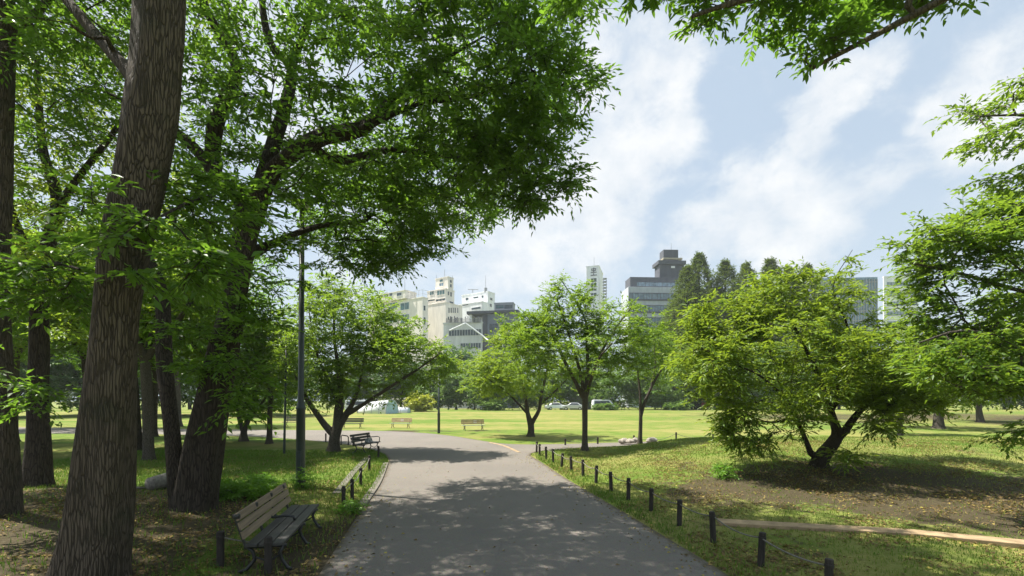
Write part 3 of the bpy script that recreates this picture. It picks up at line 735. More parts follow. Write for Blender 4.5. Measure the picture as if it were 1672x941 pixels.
# the spreading tree on the bank
bb = G(1338, 764); yk = bb[1]
tree('spreading_tree', 'wide low multi stemmed tree with drooping narrow leaves on the bare bank', 'tree', None,
     [limb((1338, 772, yk, 52), (1340, 752, yk, 40), (1352, 735, yk, 34), (1368, 712, yk, 30), (1362, 690, yk, 20), (1350, 650, yk, 14), (1330, 600, yk, 10), (1300, 540, yk, 6), (1270, 480, yk, 3)),
      limb((1328, 752, yk, 20), (1318, 725, yk, 13), (1303, 690, yk - .2, 11), (1280, 650, yk - .5, 8), (1235, 610, yk - .8, 5), (1180, 590, yk - .9, 3)),
      limb((1372, 715, yk, 22), (1388, 690, yk, 17), (1420, 655, yk, 12), (1470, 620, yk, 8), (1510, 570, yk, 4)),
      limb((1362, 680, yk, 12), (1370, 620, yk, 9), (1385, 540, yk, 6), (1360, 470, yk + .2, 3), (1392, 408, yk + .2, 1.4)),
      limb((1300, 680, yk, 8), (1260, 690, yk - 1.0, 5), (1225, 680, yk - 1.4, 3)),
      limb((1420, 655, yk, 8), (1460, 660, yk - .8, 5), (1500, 655, yk - 1.2, 3))],
     [E(1290, 590, yk, 195, 84, 2.6, 340), E(1220, 690, yk - .9, 45, 50, .8, 60), E(1190, 600, yk - .5, 90, 60, 1.4, 110), E(1270, 665, yk - 1.2, 80, 45, .8, 48), E(1430, 595, yk, 120, 78, 2.6, 195), E(1530, 615, yk + .3, 70, 55, 1.8, 90), E(1290, 500, yk + .3, 120, 40, 1.4, 110), E(1290, 462, yk + .3, 75, 24, .9, 36), E(1180, 545, yk + .2, 60, 34, 1.0, 40), E(1490, 650, yk - .8, 70, 30, 1.2, 80),
      E(1388, 420, yk + .2, 4, 10, .1, 2), E(1380, 450, yk + .2, 14, 16, .2, 5), E(1180, 520, yk, 55, 36, 1.2, 70), E(1420, 690, yk - 1.2, 50, 16, .6, 18), E(1370, 745, yk - 1.2, 24, 16, .4, 9)],
     LEAF_BRIGHT, BARK_DARK, L=.165, W=.052, twigs=5, tlen=.5, per=8, seed=104, gap=.28, gapf=1.7, clear=.5, droop=.22, flare=(.3, .3, 4), twig_r=.004, lump=.12)

LW = 1.0
# tree at the right picture edge and the bough overhead
tree('broadleaf_tree', 'bright leafy tree reaching in from the picture edge beyond the bare bank', 'tree', None,
     [[np.r_[12.9, 9.2, .1, .34], np.r_[12.9, 9.2, .7, .25], np.r_[12.8, 9.3, 3.2, .22], np.r_[12.7, 9.3, 6.5, .17], np.r_[12.6, 9.4, 11.5, .07]],
      limb((2150, 500, 9.2, 24), (1850, 470, 9.2, 17), (1700, 480, 9.2, 11), (1580, 450, 9.2, 7), (1490, 430, 9.1, 4)),
      limb((2120, 600, 9.2, 22), (1850, 600, 9.0, 14), (1700, 570, 8.8, 10), (1580, 540, 8.6, 6), (1500, 560, 8.5, 3)),
      limb((2000, 280, 9.2, 20), (1800, 220, 9.2, 12), (1690, 190, 9.2, 7), (1600, 190, 9.2, 3)),
      limb((2080, 650, 9.2, 16), (1800, 660, 8.8, 9), (1650, 640, 8.6, 5), (1560, 630, 8.6, 3))],
     [E(1640, 470, 9.2, 140, 100, 1.6, 230), E(1560, 400, 9.1, 80, 40, 1.0, 70), E(1630, 590, 8.7, 120, 60, 1.3, 150), E(1660, 160, 9.2, 70, 12, .8, 18), E(1650, 225, 9.2, 80, 12, .8, 24), E(1690, 285, 9.2, 80, 12, .9, 24), E(1650, 350, 9.2, 80, 26, 1.0, 60), E(1900, 430, 9.8, 240, 250, 2.4, 150), E(1672, 715, 8.5, 16, 24, .5, 9)],
     LEAF_MID, BARK_GREY, L=.13, W=.055, twigs=5, tlen=.45, per=9, seed=115, gap=.2, gapf=1.8, clear=2.2, twig_r=.0035, droop=.14, flat=.84)
tree('broadleaf_tree', 'leafy bough of an unseen tree hanging into the top of the sky', 'tree', None,
     [[np.r_[7.5, -1.0, 0, .45], np.r_[7.5, -1.0, .6, .34], np.r_[7.3, -.8, 3.5, .28], np.r_[7.0, -.4, 6.0, .22], np.r_[6.6, 0, 9.5, .1]],
      [np.r_[7.2, -.6, 4.6, .18], np.r_[5.6, 1.2, 6.0, .12], np.r_[4.2, 3.0, 6.4, .08], np.r_[2.8, 4.2, 6.3, .04], np.r_[1.8, 4.6, 6.2, .02]],
      [np.r_[5.6, 1.2, 6.0, .1], np.r_[5.2, 3.0, 6.3, .07], np.r_[4.2, 4.3, 6.2, .04], np.r_[3.2, 4.9, 5.9, .02]],
      [np.r_[6.8, -.2, 6.6, .1], np.r_[6.6, 2.2, 7.2, .06], np.r_[6.0, 4.0, 7.0, .03]]],
     [E(1320, 18, 4.7, 110, 18, .4, 26), E(1360, 66, 4.7, 36, 18, .25, 9), E(1200, -12, 4.7, 90, 18, .4, 17), E(1480, -6, 4.8, 110, 18, .5, 22), E(1100, -30, 4.8, 70, 14, .4, 12), E(970, -30, 4.9, 110, 20, .5, 16), E(1340, -110, 4.8, 330, 60, .8, 90), (np.array([5.6, 1.6, 7.4]), (2.6, 2.2, 1.0), 90)],
     LEAF_DEEP, BARK_GREY, L=.105, W=.042, twigs=5, tlen=.30, per=9, seed=121, hi=True, gap=.15, gapf=1.5, clear=3.0, twig_r=.003, droop=.12, flat=.85)

# lawn trees behind the bank
small_tree('lawn_tree', 'round lawn tree with a stout pale trunk beyond the bare bank', 'trees out on the lawn', 1532, 700, 7.6, 9.5, LEAF_BRIGHT, 131, n=330, L=.26, W=.11, tw=.36, bark=BARK_GREY, fork=.26, low=.2)
small_tree('lawn_tree', 'lawn tree with a straight thin trunk behind the wide low tree', 'trees out on the lawn', 1470, 711, 6.0, 6.0, LEAF_MID, 132, n=260, L=.22, W=.09, tw=.13, bark=BARK_GREY, fork=.36, low=.33)
lt = small_tree('lawn_tree', 'bright bushy lawn tree between the wide low tree and the picture edge', 'trees out on the lawn', 1600, 690, 12, 11, LEAF_BRIGHT, 133, n=420, L=.3, W=.13, tw=.3, bark=BARK_GREY, fork=.22, low=.16)
put(lt, 'tall bright lawn tree half hidden by the tree at the picture edge', 'trees out on the lawn', 1720, 686, 1.1, 2.0)

# far tree line beyond the lawn
GTL = 'trees along the far edge of the lawn'
fA = small_tree('far_tree', 'rounded green tree at the lawn edge below the cream building', GTL, 0, 0, 10.5, 11, LEAF_FAR, 141, n=360, L=.5, W=.26, tw=.2, fork=.25, low=.12, tlen=1.2, per=8, base=(-30, 104, .1), gap=.22)
fB = small_tree('far_tree', 'pale green spreading tree at the lawn edge below the white stepped building', GTL, 0, 0, 9.0, 12, LEAF_FAR_LIGHT, 142, n=360, L=.5, W=.26, tw=.2, fork=.22, low=.08, tlen=1.3, per=8, base=(-10, 98, .1), gap=.25)
fC = small_tree('far_tree', 'dark rounded tree at the lawn edge under the grey terraced building', GTL, 0, 0, 13, 12, LEAF_FAR, 143, n=400, L=.5, W=.28, tw=.25, fork=.2, low=.08, tlen=1.2, per=8, base=(-16, 112, .1), gap=.2)
def far(src, label, px, Y, s, rz): return put(src, label, GTL, 0, 0, s * 1.22, rz, base=((px - HX) / F * Y, Y, .05))
fA.location = Vector((P(655, 0, 104)[0], 104, .05)); fB.location = Vector((P(800, 0, 96)[0], 96, .05)); fC.location = Vector((P(745, 0, 112)[0], 112, .05)); fA.scale = fB.scale = fC.scale = (1.2, 1.2, 1.2)
far(fB, 'pale green tree beside the yellow shrub at the lawn edge', 715, 100, .85, 1.0)
far(fA, 'green tree with a leaning crown just right of the dark rounded one', 775, 106, .9, 2.2)
far(fB, 'pale tree at the lawn edge beyond the thin lamp pole', 700, 112, 1.0, 5.9)
far(fA, 'green tree at the lawn edge behind the tunnel tent', 615, 110, .95, 1.2)
far(fC, 'dark tree beyond the parked silver car', 960, 122, 1.0, .6)
far(fB, 'light green tree behind the smaller low forked tree', 862, 101, .95, 2.1)
far(fA, 'green tree at the lawn edge between the forked tree and the upright tree', 915, 108, .8, 3.0)
far(fB, 'pale feathery tree at the lawn edge just right of the upright trunk', 1000, 98, .82, 4.2)
far(fC, 'dark tree at the lawn edge under the grey banded office', 1050, 110, .8, .4)
far(fB, 'pale green tree behind the slender twin stemmed tree', 1085, 97, .9, 5.0)
far(fA, 'green tree at the foot of the tallest conifer', 1130, 104, 1.05, 1.7)
far(fB, 'light green tree behind the drooping branches over the bank', 1205, 99, 1.15, 2.9)
far(fA, 'green tree at the lawn edge behind the crown of the wide low tree', 1290, 103, 1.2, 3.7)
far(fC, 'dark tree at the lawn edge behind the wide low tree', 1370, 112, 1.0, 4.6)
far(fB, 'light tree at the lawn edge below the blue glass building', 1440, 100, 1.2, 5.5)
far(fA, 'green tree at the lawn edge right of the blue glass building', 1530, 105, 1.3, .9)
far(fB, 'light tree at the far lawn edge behind the stout pale trunk', 1640, 101, 1.2, 1.8)
far(fC, 'dark tree at the far lawn edge near the picture side', 1740, 110, 1.0, 2.6)
far(fA, 'green tree at the lawn edge behind the low forked tree by the bench', 560, 105, 1.0, 4.0)
far(fC, 'dark tree at the lawn edge behind the tall lamp post', 490, 110, .95, 5.2)
far(fB, 'light tree at the lawn edge behind the small V trunked tree', 410, 100, 1.1, .2)
far(fC, 'dark tree at the lawn edge behind the massive multi stemmed tree', 310, 108, 1.15, 1.4)
far(fA, 'green tree at the lawn edge seen beside the thick ridged trunk', 190, 103, 1.3, 2.4)
far(fC, 'dark tree at the lawn edge behind the dark straight trunk', 80, 108, 1.2, 3.3)
far(fA, 'green tree at the lawn edge by the picture side of the grove', -40, 103, 1.3, 4.9)

for (px, Y, sc_, rz, lb) in ((25, 62, .85, .3, 'deep green tree on the lawn past the grove, behind the picture edge trunk'), (135, 68, .9, 1.9, 'deep green tree on the lawn past the grove, left of the thick ridged trunk'), (245, 64, .8, 3.4, 'deep green tree on the lawn past the grove, behind the slim grey trunk'), (350, 70, .85, 4.8, 'deep green tree on the lawn past the grove, behind the massive trunk'), (440, 66, .75, 5.6, 'deep green tree on the lawn past the grove, left of the tall lamp post')):
    c = far(fC, lb, px, Y, sc_, rz); c['group'] = 'trees on the lawn past the grove'
# conifers
def conifer(label, h, r, seed, loc, n=4600):
    g = np.random.default_rng(seed); b = np.array(loc, float); rt = empty('conifer_tree', b, label, 'conifer', 'dark conifers behind the lawn')
    z = h * (.08 + .90 * g.uniform(0, 1, n) ** 1.15); an = g.uniform(0, 6.283, n)
    lay = 1 + .12 * np.sin(z / h * 40 + 3.0 * np.sin(an * 2 + seed) + 2 * np.sin(an * 5))
    R = r * 1.12 * (1 - z / h) ** .86 * lay * g.uniform(.82, 1.12, n) * (1 + .42 * np.sin(3 * an + seed + z * .25) * np.sin(z * .5 + seed)) * (.4 + .6 * g.uniform(0, 1, n) ** .4) * .92 + .05
    z = z + g.normal(size=n) * h * .012
    tip = np.stack([R * np.cos(an), R * np.sin(an), z - .10 * R], 1)
    dr = np.stack([np.cos(an), np.sin(an), .8 + 0 * an], 1)
    top = z > h * .78
    a_, b_ = leaves(tip[~top], dr[~top], g, 2, 1.1, 6, .6, .3, .15, .3), leaves(tip[top], dr[top] + [0, 0, .8], g, 3, .5, 6, .36, .17, .05, .2)
    lv = np.concatenate([a_[0], b_[0]]); lf = np.concatenate([a_[1], b_[1] + len(a_[0])]); lr = np.concatenate([a_[2], b_[2]])
    mb = MB(); mb.tube([(0, 0, -.2), (0, 0, h * .3), (0, 0, h * .97)], [r * .085, r * .06, .03], 8)
    for k in range(26):
        zz = h * (.12 + .8 * k / 26); a2 = k * 2.4; rr = r * (1 - zz / h) ** .78
        mb.tube([(0, 0, zz), (rr * .9 * math.cos(a2), rr * .9 * math.sin(a2), zz - .05 * rr)], [.09, .02], 4)
    mb.build('trunk', BARK_DARK, rt, smooth=True)
    link_mesh('crown', raw_mesh('crown', lv, [lf], LEAF_CONIFER, rnd=lr), rt); return rt
yq = 120.0
def cx(px, Y=yq): return (px - HX) / F * Y
def chh(py, Y=yq): return HC - (py - HY) / F * Y
conifer('tallest dark conifer, in front of the grey banded office', chh(411), 16, 3, (cx(1141), yq, 0))
conifer('bushy conifer shoulder leaning on the tallest conifer', chh(432, 117), 13, 4, (cx(1122, 117), 117, 0), 3400)
cf = conifer('narrow pointed conifer right of the tallest one', chh(423), 14.5, 5, (cx(1184), yq, 0), 3800)
for (px, py, Y, rz, lb) in ((1218, 427, 122, 1.0, 'second narrow conifer counting from the tallest one'), (1258, 420, 124, 2.2, 'narrow conifer above the middle of the wide low tree'), (1288, 434, 121, 3.1, 'short conifer next to the twin pointed pair'), (1318, 430, 123, 4.0, 'last conifer of the row, beside the blue glass building')):
    c = copy_tree(cf); k = chh(py, Y) / chh(423); c.location = Vector((cx(px, Y), Y, 0)); c.scale = (k, k, k); c.rotation_euler = (0, 0, rz); c['label'] = lb

# shrubs
def shrub(name, label, cat, loc, r, h, leafm, seed, n=110, L=.12, W=.05, group=None, tlen=.3, per=8):
    g = np.random.default_rng(seed); b = np.array(loc, float)
    lm = [[np.r_[b + [0, 0, -.05], .03], np.r_[b + [0, 0, h * .25], .025], np.r_[b + [.02, 0, h * .5], .015]]]
    for k in range(4):
        a2 = k * 1.57 + g.uniform(-.3, .3); lm.append([np.r_[b + [0, 0, h * .1], .02], np.r_[b + [r * .4 * math.cos(a2), r * .4 * math.sin(a2), h * .5], .012]])
    return tree(name, label, cat, group, lm, [(b + [0, 0, h * .5], (r, r, h * .5), n)], leafm, BARK_GREY, L=L, W=W, twigs=4, tlen=tlen, per=per, step=.12, seed=seed, clear=.03, lump=0, flare=None, gap=.15, gapf=2.0 / r, tip_r=.004)
shrub('yellow_shrub', 'bright yellow green shrub at the far lawn edge', 'shrub', (cx(684, 82), 82, .45), 2.3, 3.3, LEAF_YELLOW, 151, n=130, L=.4, W=.2, tlen=.8)
shrub('low_shrub', 'clipped pale shrub at the far lawn edge below the smaller forked tree', 'shrub', (cx(805, 88), 88, .4), 2.2, 2.2, LEAF_FAR_LIGHT, 152, n=110, L=.4, W=.2, tlen=.7)
shrub('low_shrub', 'low yellowish shrub at the far lawn edge right of the upright trunk', 'shrub', (cx(988, 90), 90, .4), 2.4, 1.6, LEAF_FAR_LIGHT, 153, n=90, L=.4, W=.2, tlen=.6)
shrub('low_shrub', 'low green shrub at the far lawn edge near the slender twin stems', 'shrub', (cx(1105, 90), 90, .4), 2.6, 2.0, LEAF_FAR_LIGHT, 154, n=100, L=.4, W=.2, tlen=.6)
shrub('fern_clump', 'sunlit bright green clump of ferny plants behind the near bench', 'plant', (*Gf(388, 818), .03), .75, .5, LEAF_FERN, 155, n=120, L=.11, W=.03, tlen=.28, per=11)
shrub('fern_clump', 'smaller sunlit ferny clump at the foot of the massive trunk', 'plant', (*Gf(418, 800), .03), .5, .35, LEAF_FERN, 156, n=60, L=.10, W=.03, tlen=.24, per=11)
shrub('weed_plant', 'leggy green weed growing at the foot of the tall lamp post', 'plant', (*Gf(494, 803), .01), .22, .6, LEAF_FERN, 157, n=26, L=.09, W=.025, tlen=.2)
shrub('weed_plant', 'sprig of weeds growing at the path edge by the low grey edging', 'plant', (*Gf(576, 838), .01), .28, .25, LEAF_FERN, 158, n=36, L=.07, W=.025, tlen=.15)
shrub('weed_plant', 'leafy weed sprouting from the bank below the wide low tree', 'plant', G(1185, 785), .35, .4, LEAF_FERN, 159, n=34, L=.09, W=.03, tlen=.22)

# ------------------------------------------------------------------ benches
def bench(label, group, loc, rz, back_m, seat_m, length=1.8, frames=2, knobs=False, arms=False, notice=None, mid_arm=False, hs=.42, ht=.82):
    rt = empty('park_bench', loc, label, 'bench', group); rt.rotation_euler = (0, 0, rz)
    L = length / 2                       # length along local x, faces local -y
    st = MB()
    for k in range(3): y0 = -.24 + k * .165; st.box(-L, L, y0, y0 + .15, hs - .04, hs)
    st.build('seat', seat_m, rt, .006)
    bk = MB()
    for k in range(3):
        z0 = hs + .07 + k * .125; y0 = .25 + (z0 - hs) * .28; t = Vector((0, .28, 1)).normalized()
        a_ = Vector((-L, y0, z0 + .052)); b_ = Vector((L, y0, z0 + .052))
        bk.beam(a_, b_, .032, .105, (0, .28, 1))
    bk.build('backrest', back_m, rt, .006)
    xsf = [-L + .22, L - .22] if frames == 2 else [-L + .08, 0, L - .22]
    for x in xsf:
        m = MB()
        m.tube([(x, -.22, hs - .05), (x, -.17, hs - .16), (x, -.20, hs * .4), (x, -.27, .05), (x, -.33, .025)], [.026, .026, .024, .024, .024], 8)
        m.tube([(x, .24, hs - .05), (x, .17, hs * .72), (x, .14, hs * .45), (x, .24, .06), (x, .34, .025)], [.026, .026, .024, .024, .024], 8)
        m.box(x - .02, x + .02, -.26, .27, hs - .075, hs - .042)
        m.tube([(x, -.17, hs * .55), (x, -.02, hs * .36), (x, .15, hs * .55)], [.014] * 3, 6)
        m.build('leg', IRON, rt, smooth=True)
    for x in (np.linspace(-L + .03, L - .2, 4) if knobs else xsf):
        m = MB()
        m.beam((x, .235, hs - .05), (x, .235 + .28 * (ht - hs) + .02, ht - .03), .045, .03, (0, 1, -.28))
        if knobs: m.lathe([(.012, -.04), (.045, -.03), (.05, 0), (.045, .03), (.012, .04)], 12, (x, .24 + .28 * (ht - hs), ht - .02))
        m.build('back_support', IRON, rt, .004)
    if arms:
        for x in (-L + .05, L - .05):
            m = MB(); m.tube([(x, -.2, hs), (x, -.22, hs + .2), (x, -.1, hs + .24), (x, .3, hs + .2)], [.02] * 4, 8); m.build('armrest', IRON, rt, smooth=True)
    if mid_arm:
        m = MB(); m.tube([(0, -.1, hs + .01), (0, -.08, hs + .07), (0, .05, hs + .09), (0, .22, hs + .07), (0, .3, hs + .1)], [.022] * 5, 8); m.build('armrest', IRON, rt, smooth=True)
    if notice is not None:
        m = MB(); zc = hs + .25; yc_ = .25 + (zc - hs) * .28 - .028
        m.beam((notice - .13, yc_, zc), (notice + .13, yc_, zc), .006, .24, (0, .28, 1)); m.build('notice', PAPER, rt)
    return rt

pa = np.array([(463 - HX) / F, 1]) ; Ya = F * (HC - .42) / (886 - HY); Yb2 = F * (HC - .42) / (823 - HY)
A1 = np.array([(463 - HX) / F * Ya, Ya]); A2 = np.array([(521 - HX) / F * Yb2, Yb2])       # front edge of the near bench's seat
dv = A2 - A1; ang = math.atan2(dv[1], dv[0]); ln_ = np.hypot(*dv)
nrm = np.array([-dv[1], dv[0]]) / ln_                                                       # into the bench, away from the path
mid_ = (A1 + A2) / 2 + nrm * .24
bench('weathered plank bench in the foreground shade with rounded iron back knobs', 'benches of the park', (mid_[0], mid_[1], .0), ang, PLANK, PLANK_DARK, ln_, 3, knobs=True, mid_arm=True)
bl = G(599, 738)
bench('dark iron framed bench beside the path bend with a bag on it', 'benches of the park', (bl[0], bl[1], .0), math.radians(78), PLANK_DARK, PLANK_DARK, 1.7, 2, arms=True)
for (px, py, nt, lb, rz) in ((654, 699, .05, 'tan slatted bench on the lawn edge nearest the low forked tree', -.12), (773, 704, .2, 'tan slatted bench on the lawn edge right of the thin lamp pole', .3)):
    q = G(px, py); b_ = bench(lb, 'benches of the park', (q[0], q[1], q[2]), rz, PLANK_TAN, PLANK_GREY, 1.85, 2, notice=nt)
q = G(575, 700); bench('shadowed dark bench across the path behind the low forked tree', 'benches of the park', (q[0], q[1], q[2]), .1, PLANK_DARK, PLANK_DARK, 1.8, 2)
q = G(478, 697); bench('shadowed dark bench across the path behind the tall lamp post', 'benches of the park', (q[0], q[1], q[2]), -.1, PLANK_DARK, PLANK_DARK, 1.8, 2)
# bag on the dark bench
rt = empty('shoulder_bag', (bl[0] + .02, bl[1] + .25, .423), 'black and white bag resting on the dark iron bench', 'bag')
m = MB(); m.hexa([(-.16, -.2, 0), (.14, -.2, 0), (.14, .2, 0), (-.16, .2, 0)], [(-.12, -.17, .2), (.08, -.17, .2), (.08, .17, .2), (-.12, .17, .2)]); m.build('bag_body', plain('bag_cloth', (.30, .30, .31), .8, .9, 14, .3, 40), rt, .03)
m = MB(); m.tube([(-.03, -.12, .19), (-.03, -.09, .36), (-.03, .09, .36), (-.03, .12, .19)], .018, 8); m.build('handle', IRON, rt, smooth=True)

# ------------------------------------------------------------------ rope posts
H_POST = .5
def bollard(label, group, x, y, z0=None, h=H_POST, r=.047, lean=(0, 0)):
    z = gz(x, y) if z0 is None else z0
    rt = empty('rope_post', (x, y, z), label, 'post', group); rt.rotation_euler = (lean[0], lean[1], x * 3)
    m = MB(); m.lathe([(r * 1.02, -.15), (r, .02), (r * .98, h * .6), (r * 1.0, h - .03), (r * .96, h - .008), (r * .8, h)], 12); m.build('post', POST, rt, smooth=False)
    m = MB(); m.lathe([(r * 1.02, h - .095), (r * 1.12, h - .09), (r * 1.12, h - .065), (r * 1.02, h - .06)], 12); m.build('rope_collar', POST, rt)
    return np.array([x, y, z + h - .078])
def rope(label, pts, sag=.09, r=.011):
    allp = []
    for a_, b_ in zip(pts[:-1], pts[1:]):
        a_, b_ = np.array(a_), np.array(b_)
        s_ = sag * random.uniform(.7, 1.25) * min(1.6, np.linalg.norm(b_ - a_) / 1.6)
        for u in np.arange(10) / 10: allp.append(a_ * (1 - u) + b_ * u - [0, 0, 4 * s_ * u * (1 - u)])
    allp.append(np.array(pts[-1])); c0 = allp[0]
    m = MB(); m.tube(np.array(allp) - c0, r, 6); o = m.build('guard_rope', ROPE, None, smooth=True); o.location = Vector(c0.tolist())
    return setp(o, label, 'rope')
def topY(pyt, h=H_POST): return F * (HC - h) / (pyt - HY)
ORD = ['nearest', 'second', 'third', 'fourth', 'fifth', 'sixth', 'seventh', 'eighth', 'ninth', 'tenth', 'eleventh', 'twelfth', 'thirteenth', 'fourteenth']
row = [(1352, 912), (1242, 868), (1165, 838), (1109, 816), (1063, 797), (1026, 783), (998, 772), (973, 761.5), (952, 752.5), (933, 746), (917, 740.5), (903, 734.5), (892, 730.5), (881, 726), (876, 721.5)]
tops = []
for i, (px, py) in enumerate(row):
    Y = topY(py); lb = 'dark rope post, %s of the row along the bank side of the path' % (ORD[i] if i < 14 else 'last')
    tops.append(bollard(lb, 'rope posts beside the bank', (px - HX) / F * Y, Y, h=H_POST + random.uniform(-.025, .02), lean=(random.uniform(-.06, .06), random.uniform(-.06, .06))))
rope('pale sagging rope strung along the bank side of the path', tops)
tops = []
for i, (px, py, Y) in enumerate(((923, 716.5, 24.5), (976, 714, 25.2), (1035, 711, 25.8), (1104, 706, 26.2), (1164, 707, 27.5), (1222, 707, 28.5), (1290, 707, 29.5))):
    x = (px - HX) / F * Y; z = HC - (py - HY) / F * Y - H_POST
    lb = 'dark rope post behind the bank, %s from the path junction' % ORD[i].replace('nearest', 'first')
    gh = gz(x, Y); tops.append(bollard(lb, 'rope posts behind the bank', x, Y, z0=gh, h=max(.3, z + H_POST - gh)))
rope('thin rope strung between posts behind the bank', tops, .16)
tops = []
for i, (px, py, h, lb) in enumerate(((360, 869, .5, 'dark rope post in the foreground, at the back corner of the weathered bench'), (438, 878, .5, 'dark rope post in the foreground, in front of the weathered bench'))):
    Y = topY(py, h); tops.append(bollard(lb, 'rope posts by the grove', (px - HX) / F * Y, Y, h=h, r=.05))
rope('short slack rope tied between the two foreground posts', [tops[0], (tops[0] + tops[1]) / 2 + [0.05, .25, -.12], tops[1]], .05)
tops = []
for (px, py, lb) in ((561, 795, 'dark post at the near end of the low grey edging'), (575, 783, 'dark post just past the near end of the low grey edging'), (589, 765, 'dark post beside the middle of the low grey edging'), (603, 745, 'dark post at the far end of the low grey edging'), (618, 729, 'dark post at the front corner of the dark iron bench'), (577, 713, 'dark post at the back corner of the dark iron bench'), (532, 708, 'dark post left of the low forked tree')):
    Y = topY(py); tops.append(bollard(lb, 'rope posts by the grove', (px - HX) / F * Y, Y, r=.042))
rope('dark slack rope along the low grey edging', tops[:4], .06)
# hoop barrier by the forked tree
q1, q2 = G(557, 727), G(566, 727.5); q2 = q1 + [.42, -.1, 0]
rt = empty('hoop_barrier', q1, 'low dark metal hoop barrier beside the forked tree trunk', 'barrier')
m = MB(); dd = q2 - q1; m.tube([(0, 0, -.1), (0, 0, .46), (.05, 0, .52), (dd[0] - .05, dd[1], .48), (dd[0], dd[1], .42), (dd[0], dd[1], -.1)], .03, 8); m.build('hoop', IRON, rt, smooth=True)
m = MB(); m.lathe([(.06, -.02), (.06, .02), (.035, .035)], 10); m.lathe([(.06, -.02), (.06, .02), (.035, .035)], 10, (dd[0], dd[1], 0)); m.build('foot', IRON, rt)

# ------------------------------------------------------------------ low beams and edge stones
def beam_run(name, label, cat, pts, w_, z0, z1, m_, seg=1.2, gap=.006, bev=.012):
    p0 = np.array(pts[0]); rt = None; mb = MB()
    s_ = catmull(np.c_[np.array(pts, float), np.zeros(len(pts))], .1)[:, :2]
    d_ = np.r_[0, np.cumsum(np.hypot(*np.diff(s_, axis=0).T))]; k = max(1, int(d_[-1] / seg))
    for i in range(k):
        a_ = np.array([np.interp(d_[-1] * i / k + gap, d_, s_[:, j]) for j in (0, 1)]); b_ = np.array([np.interp(d_[-1] * (i + 1) / k - gap, d_, s_[:, j]) for j in (0, 1)])
        t = (b_ - a_) / np.hypot(*(b_ - a_)); nn = np.array([-t[1], t[0]]) * w_ / 2; a0, b0 = gz(*a_), gz(*b_)
        c = [a_ - nn, b_ - nn, b_ + nn, a_ + nn]; hz = [a0, b0, b0, a0]
        mb.hexa([(q[0] - p0[0], q[1] - p0[1], h + z0) for q, h in zip(c, hz)], [(q[0] - p0[0], q[1] - p0[1], h + z1 + .004 * math.sin(7.1 * i)) for q, h in zip(c, hz)])
    o = mb.build(name, m_, None, bev); o.location = (p0[0], p0[1], 0)
    return setp(o, label, cat)
def at_h(px, py, z): Y = F * (HC - z) / (py - HY); return ((px - HX) / F * Y, Y)
beam_run('edging_beam', 'long flat tan concrete beam laid across the foot of the bank', 'beam', [at_h(1172, 850, .06), at_h(1330, 858, .06), at_h(1500, 871, .06), at_h(1680, 886, .06), at_h(1900, 905, .06)], .32, -.1, .055, CONCRETE, 2.2)
beam_run('edging_beam', 'low grey concrete edging set in the grass beside the dark posts', 'beam', [at_h(549, 806, .03), at_h(575, 774, .03), at_h(599, 748, .03)], .2, -.1, .03, KERB_GREY, 3.3)
beam_run('edge_stone', 'worn kerb stones set flush along the grove side of the path', 'kerb', [Gf(591, 826), Gf(617, 788), Gf(630, 757)], .2, -.1, .035, KERB_GREY, .7)
o = beam_run('edge_stone', 'pale curved kerb line crossing the path junction', 'kerb', [Gf(800, 723), Gf(822, 728), Gf(848, 739)], .14, -.1, .055, CONCRETE, .8)

# rocks and log
def rock(label, loc, s, seed, group=None):
    g = np.random.default_rng(seed); n1, n2 = 14, 9
    v = [];
    for i in range(n2 + 1):
        ph = math.pi * i / n2
        for j in range(n1): th = 2 * math.pi * j / n1; v.append((math.sin(ph) * math.cos(th), math.sin(ph) * math.sin(th), math.cos(ph)))
    v = np.array(v); sn = SineNoise(seed, 2.0); v = v * (1 + .16 * sn(v))[:, None] * np.array(s)
    f = [(i * n1 + j, (i + 1) * n1 + j, (i + 1) * n1 + (j + 1) % n1, i * n1 + (j + 1) % n1) for i in range(n2) for j in range(n1)]
    m = MB(); m.add(v, f); o = m.build('boulder', ROCK, None, smooth=False); o.location = Vector([float(q) for q in loc]); return setp(o, label, 'rock', group)
for (px, py, Y, s, sd_, lb) in ((1018, 720, 25.0, (.28, .2, .16), 3, 'pale boulder beside the thin post, end one of three'), (1029, 721, 24.8, (.22, .2, .14), 5, 'pale boulder in the middle of three behind the bank'), (1037, 719, 25.2, (.16, .15, .14), 6, 'small pale boulder next to the slender twin stems'), (1063, 719, 25.0, (.32, .22, .17), 7, 'brownish boulder right of the slender twin stems')):
    p = P(px, py, Y); rock(lb, (p[0], p[1], max(p[2], gz(p[0], p[1]))), s, sd_, 'boulders behind the bank')
q = G(262, 800)
m = MB(); m.tube([(-.1, -.5, .16), (0, 0, .2), (.12, .6, .17)], [.17, .19, .15], 14); o = m.build('fallen_log', LOG, None, smooth=True); o.location = Vector((q[0], q[1] + .3, q[2])); setp(o, 'weathered grey log lying behind the massive trunk', 'log')
m = MB(); m.tube([(-.5, -.2, .03), (0, 0, .07), (.5, .1, .05)], [.03, .035, .02], 7); o = m.build('fallen_branch', LOG, None, smooth=True); o.location = Vector((q[0] - .75, q[1] - .15, q[2])); setp(o, 'broken branch on the ground beside the grey log', 'branch')

